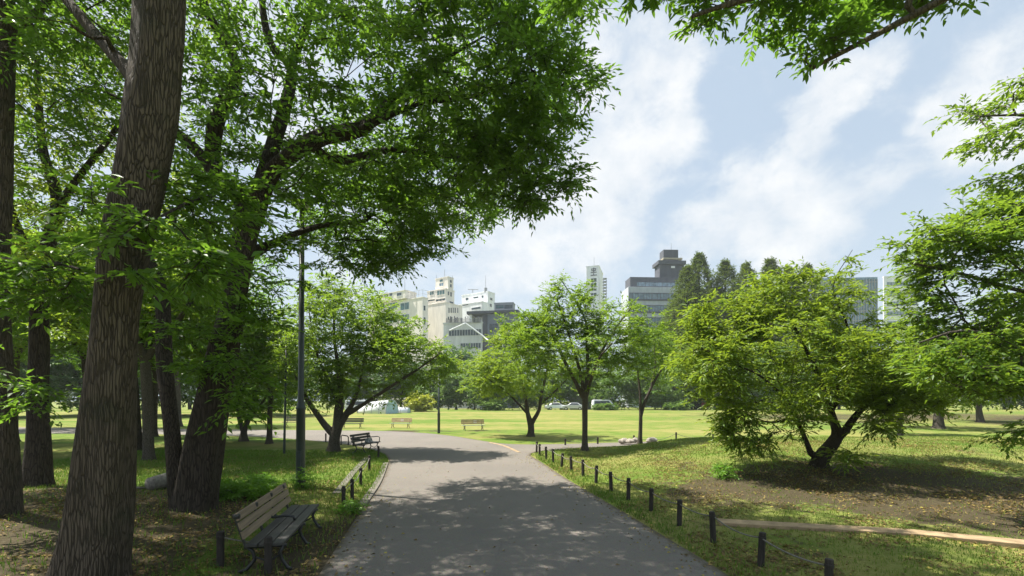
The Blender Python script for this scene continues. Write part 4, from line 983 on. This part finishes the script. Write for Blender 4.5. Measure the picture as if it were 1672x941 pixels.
# ------------------------------------------------------------------ lamp posts
def lamp_post(label, loc, h, r0, r1, base_h, head=True, lean=0.0, seg=None):
    rt = empty('lamp_post', loc, label, 'lamp post', 'lamp posts of the park'); rt.rotation_euler = (0, lean, 0)
    m = MB(); m.lathe([(r0 * 1.05, -.1), (r0, .05), (r0 * .97, base_h), (r0 * 1.1, base_h + .015), (r0 * 1.08, base_h + .06), (r1 * 1.1, base_h + .14), (r1, base_h + .25), (r1 * .8, h)], 20); m.build('pole', LAMP_GREEN, rt, smooth=True)
    m = MB(); m.box(-r0 * .5, r0 * .5, -r0 - .012, -r0 * .6, .55, .95); m.build('access_hatch', LAMP_GREEN, rt, .004)
    if head:
        m = MB(); m.tube([(0, 0, h - .03), (0, 0, h + .06)], r1 * 1.2, 14); m.lathe([(.06, h + .06), (.26, h + .1), (.28, h + .13), (.2, h + .2), (.05, h + .24)], 20); hd = m.build('lamp_head', LAMP_GREEN, rt, smooth=True)
        m = MB(); m.lathe([(.05, h - .02), (.17, h + .0), (.2, h + .05), (.2, h + .098)], 20); m.build('lamp_glass', LAMP_GLASS, hd, smooth=True)
    return rt
q = Gf(490.5, 799); lamp_post('tall dark green lamp post on the grass behind the weathered bench', (q[0], q[1], gz(*q)), 7.4, .115, .078, 2.05, lean=.006)
q = G(716.5, 708); lamp_post('thin dark lamp pole on the lawn edge between the two tan benches', q, 4.6, .10, .075, 1.35)
q = G(464, 740); lamp_post('slender dark pole on the shaded grass left of the tall lamp post', q, 5.6, .055, .05, .3, lean=.02)

# ------------------------------------------------------------------ buildings
def wallm(name, c, var=.14): return plain(name, c, .85, var, .9, .15, 6, stretch=(1, 1, .22))
CREAM = wallm('cream_render', (.80, .75, .68)); WHITE = wallm('white_render', (.80, .81, .82)); GREYW = wallm('grey_panel', (.30, .32, .35)); PALE = wallm('pale_grey_band', (.60, .61, .62))
DARK = wallm('dark_cladding', (.085, .09, .11)); SLATE = wallm('slate_panel', (.16, .18, .22)); SPAN = wallm('grey_spandrel', (.43, .46, .50)); LEDGE = wallm('ochre_ledge', (.38, .34, .24))
METAL = plain('grey_metal', (.3, .31, .32), .5, .1, 4)
def glass(name, c, rough=.12):
    m, n = mat_new(name); t = n.n('ShaderNodeTexCoord')
    a_ = n.noise(n.mapping(t.outputs['Object'], (.8, .8, .5)), 1.3, 3, .5)
    b = n.n('ShaderNodeBsdfPrincipled', ins={'Base Color': n.ramp(a_, [(.35, tuple(x * .5 for x in c)), (.65, c)]), 'Roughness': rough, 'Specular IOR Level': .6}); finish(n, b.outputs[0]); return m
GLASS = glass('dark_window', (.06, .085, .10)); TEAL = glass('teal_window', (.09, .20, .21)); BLUEG = glass('blue_curtain_glass', (.20, .31, .42)); BANDG = glass('band_glass', (.20, .28, .34))

class Block:
    """box seen corner-on: left edge, corner and right edge in photo columns, top and bottom rows, at depth Y, turned by th"""
    def __init__(s, pl, pc, pr, yt, yb, Y, th):
        s.K = np.array([(pc - HX) / F * Y, Y]); s.u = np.array([math.cos(th), -math.sin(th)]); s.v = np.array([math.sin(th), math.cos(th)]); s.Y = Y
        s.s0 = s.front(pl); s.t1 = max(s.side(pr), .5) if pr > pc else 8.0
        s.zt = HC - (yt - HY) / F * Y; s.zb = HC - (yb - HY) / F * Y if yb else 0.0
    def _solve(s, px, d): k = (px - HX) / F; return (k * s.K[1] - s.K[0]) / (d[0] - k * d[1])
    def front(s, px): return s._solve(px, s.u)
    def side(s, px): return s._solve(px, s.v)
    def xy(s, a_, b_): return s.K + a_ * s.u + b_ * s.v
    def z(s, py, a_=0, b_=0): return HC - (py - HY) / F * s.xy(a_, b_)[1]
    def prism(s, a0, a1, b0, b1, z0, z1, mb):
        c = [s.xy(a0, b0), s.xy(a1, b0), s.xy(a1, b1), s.xy(a0, b1)]
        mb.hexa([(*q, z0) for q in c], [(*q, z1) for q in c]); return mb
    def body(s, root, name, m_, grow_=0, bev=.05, par=.35):
        mb = MB(); s.prism(s.s0, 0, 0, s.t1, s.zb, s.zt, mb); o = mb.build(name, m_, root, bev, off=root.location)
        if par:                                # parapet rim standing on the roof
            mb = MB(); e_ = .12
            s.prism(s.s0 - e_, e_, -e_, .3, s.zt - .02, s.zt + par, mb); s.prism(s.s0 - e_, e_, s.t1 - .3, s.t1 + e_, s.zt - .02, s.zt + par, mb)
            s.prism(s.s0 - e_, s.s0 + .3, .303, s.t1 - .303, s.zt - .02, s.zt + par - .003, mb); s.prism(-.3, e_, .303, s.t1 - .303, s.zt - .02, s.zt + par - .003, mb)
            mb.build('parapet', m_, root, off=root.location)
        return o
    def window(s, root, face, p0, p1, y0, y1, gm_, fm, mull=1, fr=.12, name='window'):
        if face == 'f': a0, a1 = sorted((s.front(p0), s.front(p1))); z1, z0 = s.z(y0, a0), s.z(y1, a0); pr = lambda x0, x1, d0, d1, zz0, zz1, mb: s.prism(x0, x1, d0, d1, zz0, zz1, mb)
        else: a0, a1 = sorted((s.side(p0), s.side(p1))); z1, z0 = s.z(y0, 0, a0), s.z(y1, 0, a0); pr = lambda x0, x1, d0, d1, zz0, zz1, mb: s.prism(-d1, -d0, x0, x1, zz0, zz1, mb)
        mb = MB(); pr(a0 - fr, a1 + fr, -.10, .02, z0 - fr, z0, mb); pr(a0 - fr, a1 + fr, -.08, .02, z1, z1 + fr, mb); pr(a0 - fr, a0, -.08, .02, z0 + .003, z1 - .003, mb); pr(a1, a1 + fr, -.08, .02, z0 + .003, z1 - .003, mb)
        for k in range(1, mull): xx = a0 + (a1 - a0) * k / mull; pr(xx - .05, xx + .05, -.06, .02, z0 + .003, z1 - .003, mb)
        wdw = mb.build(name, fm, root, off=root.location)
        mb = MB(); pr(a0 + .003, a1 - .003, -.025, .015, z0 + .004, z1 - .004, mb); mb.build('pane', gm_, wdw, off=root.location)
        return wdw
def broot(label, px, Y, cat='building', name='building'): return empty(name, ((px - HX) / F * Y, Y, 0), label, cat, None)
def antenna(root, px, y0, y1, Y, r=.08): a_, b_ = P(px, y0, Y), P(px, y1, Y); mb = MB(); mb.tube([b_ - [0, 0, .4], a_], [r, r * .5], 6); mb.build('antenna', METAL, root, off=root.location)

TH = math.radians(33)
# cream low wing
YA = 150.0
rt = broot('cream apartment block with wide teal windows and a railed roof terrace', 650, YA, name='apartment_block')
A_ = Block(600, 690, 699, 486, 0, YA, TH); A_.body(rt, 'wall', CREAM, par=.3)
for (y0, y1) in ((496, 507), (515, 528), (536, 548), (556, 568)):
    for (p0, p1) in ((613.5, 628), (634, 649), (654, 668)): A_.window(rt, 'f', p0, p1, y0, y1, TEAL, WHITE, 2)
A_.window(rt, 's', 691.5, 694.5, 499, 507, GLASS, WHITE)
A_.window(rt, 's', 691.5, 694.5, 518, 530, GLASS, WHITE)
pb = Block(614, 662, 680, 474.5, 487, YA + 3, TH); pb.body(rt, 'penthouse', CREAM, par=.25)
for (p0, p1) in ((627, 633), (636, 641), (648, 656)): pb.window(rt, 'f', p0, p1, 479, 484, GLASS, WHITE)
mb = MB()
for k in range(16):
    a_ = A_.s0 + (0 - A_.s0) * k / 15; q_ = A_.xy(a_, .1); mb.tube([(q_[0], q_[1], A_.zt + .2), (q_[0], q_[1], A_.zt + 2.6)], .05, 5)
for zz in (1.3, 2.55): q0, q1 = A_.xy(A_.s0, .1), A_.xy(0, .1); mb.tube([(*q0, A_.zt + zz), (*q1, A_.zt + zz)], .05, 5); q2_ = A_.xy(0, A_.t1); mb.tube([(*q1, A_.zt + zz), (*q2_, A_.zt + zz)], .05, 5)
mb.build('roof_railing', METAL, rt, off=rt.location)
antenna(rt, 661, 452, 474, YA + 3); antenna(rt, 622, 460, 474, YA + 3)
# cream tower
YB = 156.0
rt = broot('cream stepped tower rising beside the cream apartment block', 725, YB, name='stepped_tower')
B1 = Block(696, 728, 755, 494, 0, YB, TH); B1.body(rt, 'wall', CREAM, par=.2)
B2 = Block(697.5, 727.5, 742, 472, 494, YB + 1, TH); B2.body(rt, 'upper_storey', CREAM, par=.3)
B3 = Block(711, 731.8, 740.5, 452.5, 472, YB + 2, TH); B3.body(rt, 'roof_tower', CREAM, par=.25)
B2.window(rt, 'f', 702, 708.5, 476, 482.5, TEAL, CREAM, 2); B2.window(rt, 'f', 714, 726, 475.5, 482.5, TEAL, CREAM, 3)
B2.window(rt, 'f', 698.5, 710, 490.4, 493, GLASS, CREAM); B2.window(rt, 'f', 712, 727, 489.4, 493, GLASS, CREAM, 3)
B2.window(rt, 's', 731, 733.2, 476, 482, GLASS, CREAM); B2.window(rt, 's', 735, 737.6, 477, 484, GLASS, CREAM); B2.window(rt, 's', 734, 740, 492, 496, GLASS, CREAM)
B3.window(rt, 'f', 718, 723.5, 457, 461, TEAL, CREAM); B3.window(rt, 'f', 717.5, 724, 463, 468, BLUEG, CREAM, 2); B3.window(rt, 's', 734.6, 737.4, 457, 461.5, GLASS, CREAM); B3.window(rt, 's', 734.6, 737.4, 464, 469, GLASS, CREAM)
for (p0, p1) in ((732, 734), (735.5, 737.5), (739, 740.6), (742, 744), (746.5, 748)): B1.window(rt, 's', p0, p1, 502.5, 511, GLASS, CREAM)
B1.window(rt, 's', 731, 733, 517, 522, GLASS, CREAM)
antenna(rt, 726, 440, 453, YB + 3, .1); antenna(rt, 713, 449, 453, YB + 3); antenna(rt, 739, 450, 453, YB + 3)
# white block behind
YC = 175.0
rt = broot('white block with roof aerials behind the grey terraced building', 780, YC, name='apartment_block')
C1 = Block(754, 796.5, 808, 476.5, 0, YC, TH); C1.body(rt, 'wall', WHITE, par=.3)
C2 = Block(749, 787, 796, 493, 0, YC - 4, TH); C2.body(rt, 'lower_storey', WHITE, par=.3)
for bl_, p0, p1, y0, y1 in ((C1, 760.5, 765, 487, 491), (C1, 773, 781, 485.5, 488), (C1, 786.5, 789.5, 483, 487), (C2, 755, 765, 498, 500), (C2, 770, 785, 503, 506.5)): bl_.window(rt, 'f', p0, p1, y0, y1, GLASS, WHITE)
C1.window(rt, 's', 800, 804, 486, 490, GLASS, WHITE); C1.window(rt, 's', 799.5, 803, 496, 501, GLASS, WHITE)
mb = MB(); q0, q1 = P(764, 473, YC), P(781, 473, YC); mb.tube([q0, q1], .14, 6); q2_ = P(772, 472.5, YC); mb.tube([q2_, q2_ - [0, 0, 1.4]], .12, 6); mb.build('roof_aerial', METAL, rt, off=rt.location)
antenna(rt, 793, 450, 477, YC + 1, .1); mb = MB(); mb.tube([P(793, 470.5, YC + 1), P(793, 478, YC + 1)], .6, 8); mb.build('aerial_drum', METAL, rt, off=rt.location)
# grey terraced building (low)
YD = 140.0
rt = broot('low grey terraced building with window bands and slanting white roof struts', 758, YD, name='terraced_building')
D1 = Block(724, 786, 788, 527, 0, YD, math.radians(12)); D1.body(rt, 'wall', PALE, par=.4)
D1.window(rt, 'f', 733, 786, 539.5, 549, GLASS, PALE, 12, name='window_band'); D1.window(rt, 'f', 752, 785, 561, 569.5, GLASS, PALE, 8, name='window_band'); D1.window(rt, 'f', 752, 785, 583, 592, GLASS, PALE, 8, name='window_band')
mb = MB()
for (a_, b_) in (((760, 528), (734, 540)), ((760, 528), (790, 550)), ((790, 550), (797, 556))): mb.tube([P(*a_, YD - 1.2), P(*b_, YD - 2.4)], .22, 6)
mb.build('canopy_strut', WHITE, rt, off=rt.location)
mb = MB()
for k in range(26): p = P(729 + k * 2.2, 527, YD - .2); mb.tube([p, p + [0, 0, 1.1 + .9 * random.random()]], .07 + .12 * random.random(), 5)
mb.build('roof_railing', DARK, rt, off=rt.location)
# dark slab building
YE = 148.0
rt = broot('dark slate building with an overhanging flat roof slab', 795, YE, name='office_building')
E1 = Block(796, 845, 848, 511, 0, YE, math.radians(10)); E1.body(rt, 'wall', SLATE, par=0)
mb = MB(); E1.prism(E1.front(763), .4, -.8, 7, E1.zt, E1.z(506.5), mb); mb.build('roof_slab', DARK, rt, off=rt.location)
mb = MB(); E1.prism(E1.front(787.4), E1.front(795.6), .4, 6, 0, E1.zt - .01, mb); mb.build('stair_shaft', DARK, rt, off=rt.location)
mb = MB(); E1.prism(E1.front(766), E1.front(770), .3, 5, 0, E1.zt - .01, mb); E1.prism(E1.front(770.2), E1.front(787), 3, 5, E1.z(523), E1.zt - .6, mb); mb.build('terrace_screen', WHITE, rt, off=rt.location)
for (p0, p1, y0, y1) in ((800, 812, 530, 540), (818, 830, 530, 540), (800, 812, 552, 562), (818, 830, 552, 562)): E1.window(rt, 'f', p0, p1, y0, y1, GLASS, DARK, 3)
E2 = Block(807, 838, 841, 495, 508, YE + 6, math.radians(10)); E2.body(rt, 'penthouse', GREYW, par=.3); E2.window(rt, 'f', 810, 822, 499, 503.5, TEAL, DARK, 3); E2.window(rt, 'f', 824, 836, 499, 503.5, GLASS, DARK, 3)
# white slim tower with emblem
YG = 190.0
rt = broot('slim white tower with a dark emblem near its top', 970, YG, name='slim_tower')
G1 = Block(957.5, 978, 984.5, 434.5, 0, YG, math.radians(18)); G1.body(rt, 'wall', WHITE, par=.3)
for (y0, y1) in ((455, 461), (463, 470), (472, 475.5), (479, 483)): G1.window(rt, 'f', 964.5, 974, y0, y1, GLASS, WHITE, 2)
mb = MB(); zf = lambda y: G1.z(y); fx = G1.front
def bar(x0, x1, y0, y1): G1.prism(fx(x0), fx(x1), -.16, -.02, zf(y1), zf(y0), mb)
bar(965.2, 973.6, 438.0, 439.0); bar(968.8, 970.0, 436.6, 444.6); bar(966, 972.8, 441.0, 441.9); bar(964.6, 974.2, 443.8, 444.8); bar(965.8, 966.9, 439.4, 440.8); bar(972, 973.1, 439.4, 440.8); bar(964.4, 974.6, 448.4, 449.6); bar(969, 969.9, 445.6, 448.2)
mb.build('emblem', DARK, rt, off=rt.location)
mb = MB()
for k in range(9):
    y_ = 455 + k * 5; a_ = P(985.5, y_, YG); mb.box(a_[0], a_[0] + 1.4, a_[1], a_[1] + 2, a_[2], a_[2] + .25)
for px in (985.6, 990): mb.tube([P(px, 454, YG), P(px, 655, YG)], .15, 5)
mb.build('outside_stair', METAL, rt, off=rt.location); antenna(rt, 970, 420, 435, YG + 2, .1)
# grey banded office with dark roof tower
YH = 165.0
rt = broot('grey banded office with a dark square roof tower behind the conifers', 1065, YH, name='office_building')
def rot_block(pl, pc, pr, yt, yb, Y, th): return Block(pl, pc, pr, yt, yb, Y, th)
H1 = Block(1026, 1150, 1152, 470, 0, YH, math.radians(-3))
class LeftBlock(Block): pass
mb = MB(); H1.prism(H1.s0, 0, 0, 9, 0, H1.zt, mb); mb.build('wall', SPAN, rt, .05, off=rt.location)
for (y0, y1) in ((479, 488.5), (499, 508.5), (519, 528.5), (539, 548.5), (559, 568)):
    H1.window(rt, 'f', 1028.5, 1110, y0, y1, BANDG, DARK, 18, .2, 'window_band')
for y_ in (490, 510, 530, 550):
    mb = MB(); H1.prism(H1.s0, 0, -.25, -.03, H1.z(y_ + 2.2), H1.z(y_), mb); mb.build('ledge', DARK, rt, off=rt.location)
H2 = Block(1029, 1110, 1111, 453.5, 470, YH + 3, math.radians(-3)); mb = MB(); H2.prism(H2.s0, 0, 0, 6, H2.zb, H2.zt, mb); mb.build('penthouse', DARK, rt, .05, off=rt.location)
H2.window(rt, 'f', 1040, 1108, 461, 467.5, BANDG, DARK, 10, .15, 'window_band')
H3 = Block(1077, 1117, 1119, 428, 454, YH + 5, math.radians(-3)); mb = MB(); H3.prism(H3.s0, 0, 0, 5, H3.zb, H3.zt, mb); mb.build('roof_tower', DARK, rt, .05, off=rt.location)
mb = MB(); H3.prism(H3.s0 - .7, .5, -.7, 5.7, H3.z(432.5), H3.z(426.5), mb); mb.build('tower_rim', DARK, rt, .05, off=rt.location)
H3.window(rt, 'f', 1095.5, 1102, 434.5, 438, PAPER, DARK, 1, .1)
H4 = Block(1083.5, 1107.5, 1109, 408, 427, YH + 7, math.radians(-3)); mb = MB(); H4.prism(H4.s0, 0, 0, 4, H4.zb, H4.zt, mb); mb.build('lift_house', DARK, rt, .05, off=rt.location)
mb = MB(); H4.prism(H4.s0 - .3, 1.4, -.5, 4.5, H4.z(424.5), H4.z(421.8), mb); mb.build('tower_ledge', LEDGE, rt, off=rt.location)
antenna(rt, 1096, 397, 408, YH + 9, .1); antenna(rt, 1112, 415, 426, YH + 8, .06)
# blue glass building and pale neighbour
YI = 200.0
rt = broot('blue grey glass office block with vertical fins', 1390, YI, name='office_building')
I1 = Block(1335, 1432, 1438, 456, 0, YI, math.radians(5)); I1.body(rt, 'wall', BLUEG, par=.9)
mb = MB()
for k in range(23): a_ = I1.s0 + (0 - I1.s0) * k / 22; I1.prism(a_ - .12, a_ + .12, -.3, -.02, 0, I1.zt, mb)
for k in range(11): z_ = I1.zt - 1 - k * 4.2; I1.prism(I1.s0, 0, -.18, -.01, z_ - .35, z_, mb)
mb.build('facade_fins', METAL, rt, off=rt.location)
rt = broot('pale office block edge beside the blue glass block', 1465, YI, name='office_building')
J1 = Block(1443, 1500, 1512, 451.5, 0, YI + 8, math.radians(8)); J1.body(rt, 'wall', WHITE, par=.6)
for k in range(5): J1.window(rt, 'f', 1448, 1498, 461 + k * 16, 468 + k * 16, BANDG, WHITE, 10, .15, 'window_band')
# low roofed pavilion glimpsed behind the upright tree
rt = broot('low pavilion with a pale grey roof glimpsed behind the upright trunk', 955, 118, 'pavilion', 'pavilion')
V1 = Block(930, 990, 996, 640, 0, 118, math.radians(8)); mb = MB(); V1.prism(V1.s0, 0, 0, 8, 0, V1.zt, mb); mb.build('wall', DARK, rt, off=rt.location)
mb = MB(); V1.prism(V1.s0 - 1.2, 1.2, -1.2, 9, V1.zt, V1.z(628), mb); mb.build('roof', PALE, rt, .1, off=rt.location)
# small grey hut with red notice board
rt = broot('small blue grey hut at the far lawn edge', 1178, 104, 'hut', 'garden_hut')
W1 = Block(1166, 1182, 1186, 655, 0, 104, math.radians(20)); mb = MB(); W1.prism(W1.s0, 0, 0, 3, 0, W1.zt, mb); mb.build('wall', GREYW, rt, off=rt.location)
mb = MB(); W1.prism(W1.s0 - .4, .4, -.4, 3.4, W1.zt, W1.zt + .35, mb); mb.build('roof', PALE, rt, off=rt.location)
W1.window(rt, 'f', 1167, 1172, 660, 666, PAPER, WHITE)
q = P(1152, 668, 102); rt = empty('notice_board', q, 'red notice board at the far lawn edge near the small hut', 'sign')
mb = MB(); mb.box(-.9, .9, -.04, .04, .5, 1.9); mb.build('board', plain('red_paint', (.5, .12, .10), .6, .1), rt, .03)
mb = MB(); mb.box(-.75, -.65, -.03, .03, -.6, .49); mb.box(.65, .75, -.03, .03, -.6, .49); mb.build('leg', METAL, rt)

# ------------------------------------------------------------------ vehicles and tents beyond the lawn
TYRE = plain('tyre_rubber', (.02, .02, .02), .8, .1); SILVER = plain('silver_paint', (.55, .57, .6), .3, .05, 2, metal=.4); VWHITE = plain('white_paint', (.72, .73, .74), .3, .04, 2); CGLASS = glass('car_glass', (.05, .06, .07), .08)
def car(label, loc, rz, paint, van=False):
    rt = empty('parked_car', loc, label, 'van' if van else 'car', 'vehicles parked beyond the lawn'); rt.rotation_euler = (0, 0, rz)
    if van: prof = [(-2.3, .35), (-2.3, 1.0), (-2.2, 1.95), (-1.9, 2.05), (1.0, 2.05), (1.3, 1.95), (1.85, 1.15), (2.3, .95), (2.35, .35)]
    else: prof = [(-2.2, .32), (-2.25, .8), (-2.1, .98), (-1.5, 1.02), (-.95, 1.42), (.35, 1.45), (1.0, 1.02), (2.0, .85), (2.2, .65), (2.2, .32)]
    n_ = len(prof); v = []; nar = lambda z: .86 - .16 * max(0, (z - .95)) / .6
    for sg in (-1, 1): v += [(x, sg * nar(z), z) for x, z in prof]
    f = [tuple(range(n_))[::-1], tuple(range(n_, 2 * n_))] + [(i, (i + 1) % n_, n_ + (i + 1) % n_, n_ + i) for i in range(n_)]
    mb = MB(); mb.add(v, f); mb.build('body', paint, rt, .06, seg=3)
    wp = [(-2.0, 1.2), (-1.9, 1.8), (.95, 1.8), (1.5, 1.2)] if van else [(-1.35, 1.03), (-.88, 1.36), (.3, 1.38), (.82, 1.03)]
    for sg in (-1, 1):
        mb = MB(); vv = [(x, sg * (nar(z) + d), z) for d in (-.02, .012) for x, z in wp]; mb.add(vv, [(0, 1, 2, 3), (7, 6, 5, 4), (0, 4, 5, 1), (1, 5, 6, 2), (2, 6, 7, 3), (3, 7, 4, 0)]); mb.build('window', CGLASS, rt)
    (xa, za), (xb, zb_) = ((1.85, 1.2), (1.34, 1.9)) if van else ((.98, 1.05), (.40, 1.41))
    mb = MB(); mb.hexa([(xb + .03, -.62, zb_), (xb + .03, .62, zb_), (xb - .05, .62, zb_ - .02), (xb - .05, -.62, zb_ - .02)], [(xa + .05, -.72, za), (xa + .05, .72, za), (xa - .02, .72, za - .03), (xa - .02, -.72, za - .03)]); mb.build('windscreen', CGLASS, rt)
    for x in (-1.4, 1.35):
        for sg in (-1, 1):
            mb = MB(); mb.tube([(x, sg * .68, .32), (x, sg * .88, .32)], .32, 16); wh = mb.build('wheel', TYRE, rt); mb = MB(); mb.tube([(x, sg * .80, .32), (x, sg * .895, .32)], .19, 12); mb.build('rim', SILVER, wh)
    for sg in (-1, 1):
        mb = MB(); mb.box(2.12 if not van else 2.28, 2.23 if not van else 2.39, sg * .62 - .14, sg * .62 + .14, .64, .78); mb.build('headlight', PAPER, rt, .02)
    return rt
for (px, Y, rz, pt, vn, lb) in ((908, 94, .2, VWHITE, False, 'white car parked beyond the lawn behind the forked tree'), (936, 92, 2.9, SILVER, False, 'silver car parked beyond the lawn left of the upright trunk'), (985, 93, .1, VWHITE, True, 'white van parked beyond the lawn just right of the upright trunk'), (586, 80, .3, VWHITE, True, 'white van parked behind the forked tree by the bench'), (797, 92, .1, SILVER, False, 'silver car roof showing right of the thin lamp pole')):
    car(lb, ((px - HX) / F * Y, Y, float(hills((px - HX) / F * Y, Y))), rz, pt, vn)
TARP = plain('white_tarp', (.72, .74, .76), .7, .06, 2); TBLUE = plain('pale_blue_tarp', (.40, .55, .62), .7, .15, 2)
def tent(label, loc, rz, L_, w_, h_):
    rt = empty('tunnel_tent', loc, label, 'tent', None); rt.rotation_euler = (0, 0, rz); v = []; f = []; n_ = 13
    for i, x in enumerate((-L_ / 2, 0, L_ / 2)):
        for j in range(n_): a_ = math.pi * j / (n_ - 1); v.append((x, -w_ / 2 * math.cos(a_), h_ * math.sin(a_) ** .8 * (1 - .25 * (x / L_ + .5))))
    for i in range(2):
        for j in range(n_ - 1): f.append((i * n_ + j, (i + 1) * n_ + j, (i + 1) * n_ + j + 1, i * n_ + j + 1))
    mb = MB(); mb.add(v, f); o = mb.build('canopy', TARP, rt, smooth=True); s_ = o.modifiers.new('solid', 'SOLIDIFY'); s_.thickness = .03
    mb = MB(); e_ = [(p[0] - (.02 if p[0] > 0 else -.02), p[1] * .97, p[2] * .97) for p in v]; mb.add(e_[:n_], [tuple(range(n_))]); o = mb.build('end_wall', TBLUE, rt); s_ = o.modifiers.new('solid', 'SOLIDIFY'); s_.thickness = .02
    mb = MB(); mb.add(e_[-n_:], [tuple(range(n_))]); o = mb.build('end_wall', TBLUE, rt); s_ = o.modifiers.new('solid', 'SOLIDIFY'); s_.thickness = .02
    mb = MB()
    for k in range(5): x = -L_ / 2 + L_ * k / 4; mb.tube([(x, w_ / 2 * math.cos(t) * 1.01, h_ * math.sin(t) ** .8 * (1 - .25 * (x / L_ + .5)) * 1.01) for t in np.linspace(0.01, math.pi - .01, 13)], .04, 5)
    mb.build('hoop_frame', METAL, rt)
tent('white tunnel tent with pale blue end beyond the lawn', (cx(617, 74), 74, .3), 2.75, 5.6, 3.2, 2.3)
tent('low white tarpaulin shelter beside the tunnel tent', (cx(645, 76), 76, .3), 0, 4.6, 2.4, 1.25)

# ------------------------------------------------------------------ grass and fallen leaves
def scatter(n, x0, x1, y0, y1, g, dens=None):
    x = g.uniform(x0, x1, n * 3); y = y0 + (y1 - y0) * g.uniform(0, 1, n * 3) ** 1.35
    k = (np.abs(x) < y * 1.25 + 1.0) & (path_sd(x, y) > .03)
    if dens is not None: k &= g.uniform(0, 1, len(x)) < dens(x, y)
    x, y = x[k][:n], y[k][:n]; return np.stack([x, y, ground_h(x, y)], 1)
def grass_obj(label, pts, g, h0, h1, w_, bright=0.0):
    n = len(pts); an = g.uniform(0, 6.283, n); h = g.uniform(h0, h1, n); lean = g.normal(size=(n, 2)) * .35 * h[:, None]
    wv_ = w_ * (1 + .06 * pts[:, 1])
    dx = np.stack([np.cos(an), np.sin(an), 0 * an], 1) * wv_[:, None]; mid = pts + np.c_[lean * .35, h * .6]; tip = pts + np.c_[lean, h]
    v = np.stack([pts - dx - [0, 0, .01], pts + dx - [0, 0, .01], mid + dx * .7, tip, mid - dx * .7], 1).reshape(-1, 3); o = np.arange(n)[:, None] * 5
    q = o + np.array([[0, 1, 2, 4]]); t = o + np.array([[4, 2, 3]])
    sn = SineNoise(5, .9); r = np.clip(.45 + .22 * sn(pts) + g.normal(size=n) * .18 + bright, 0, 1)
    ob = link_mesh('grass', raw_mesh('grass', v, [q, t], GRASS, rnd=np.r_[r, r])); return setp(ob, label, None, None, 'stuff')
g = np.random.default_rng(77)
pr_ = scatter(70000, 1.0, 22, 5, 25, g, lambda x, y: np.clip(1.05 - soil_amount(x, y) * 1.0, .16, 1))
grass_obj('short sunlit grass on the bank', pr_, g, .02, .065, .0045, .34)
edge = lambda x, y: np.exp(-(path_sd(x, y) / .5) ** 2) * np.clip(1.1 - soil_amount(x, y), .08, 1)
pl_ = scatter(45000, -18, -1.5, 5.2, 22, g, lambda x, y: np.clip(.95 - soil_amount(x, y) * .9, .1, 1))
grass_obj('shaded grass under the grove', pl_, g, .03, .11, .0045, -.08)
pe_ = scatter(16000, -6, 6, 5.5, 20, g, edge)
grass_obj('ragged grass along the path edges', pe_, g, .04, .14, .005, .05)
def litter_obj(label, pts, g, L_, rl):
    n = len(pts); an = g.uniform(0, 6.283, n); A_ = np.stack([np.cos(an), np.sin(an), g.normal(size=n) * .25], 1); N_ = np.c_[g.normal(size=(n, 2)) * .3, np.ones(n)]
    S_ = np.cross(N_, A_); s_ = g.uniform(.6, 1.3, n) * L_
    v = pts[:, None, :] + [0, 0, .015] + s_[:, None, None] * (T4[None, :, 0, None] * A_[:, None, :] + .5 * T4[None, :, 1, None] * S_[:, None, :] + 1.3 * T4[None, :, 2, None] * N_[:, None, :])
    f = (np.arange(n)[:, None, None] * 4 + F4[None]).reshape(-1, 3)
    ob = link_mesh('fallen_leaves', raw_mesh('fallen_leaves', v.reshape(-1, 3), [f], LITTER, rnd=np.repeat(np.clip(g.beta(*rl, n), 0, 1), 2))); return setp(ob, label, None, None, 'stuff')
_pn = SineNoise(41, 1.6); _pn2 = SineNoise(42, 5.0)
def patch(x, y): p = np.stack([x, y, 0 * x], 1); return np.clip(.28 + .36 * _pn(p) + .28 * _pn2(p), .02, 1)
litter_obj('brown and yellow fallen leaves on the bank', scatter(34000, 1.2, 20, 5, 20, g, patch), g, .065, (1.1, 1.7))
litter_obj('brown and yellow fallen leaves under the grove', scatter(24000, -16, -1.6, 5.2, 20, g, patch), g, .065, (1.1, 1.8))
xx = g.uniform(-3.5, 4.5, 9000); yy = 5.5 + 18 * g.uniform(0, 1, 9000) ** 1.4; sdv = path_sd(xx, yy); kk = (sdv < -.02) & (g.uniform(0, 1, 9000) < np.exp(sdv / .35) + .025)
litter_obj('a few fallen leaves blown onto the path', np.stack([xx[kk], yy[kk], 0 * xx[kk] - .008], 1), g, .06, (2, 1.2))
print('LEAVES', NLEAF[0], 'objects', len(bpy.data.objects))

# ------------------------------------------------------------------ air
hm, hn = mat_new('haze_air')
pv = hn.n('ShaderNodeVolumePrincipled', ins={'Color': (.86, .92, 1.0, 1), 'Density': .0003, 'Anisotropy': .2})
ho = hn.n('ShaderNodeOutputMaterial'); hn.link(pv.outputs[0], ho.inputs['Volume'])
mb = MB(); mb.box(-260, 260, -20, 262, -3, 62); setp(mb.build('haze', hm), 'thin summer haze over the park', None, None, 'stuff')
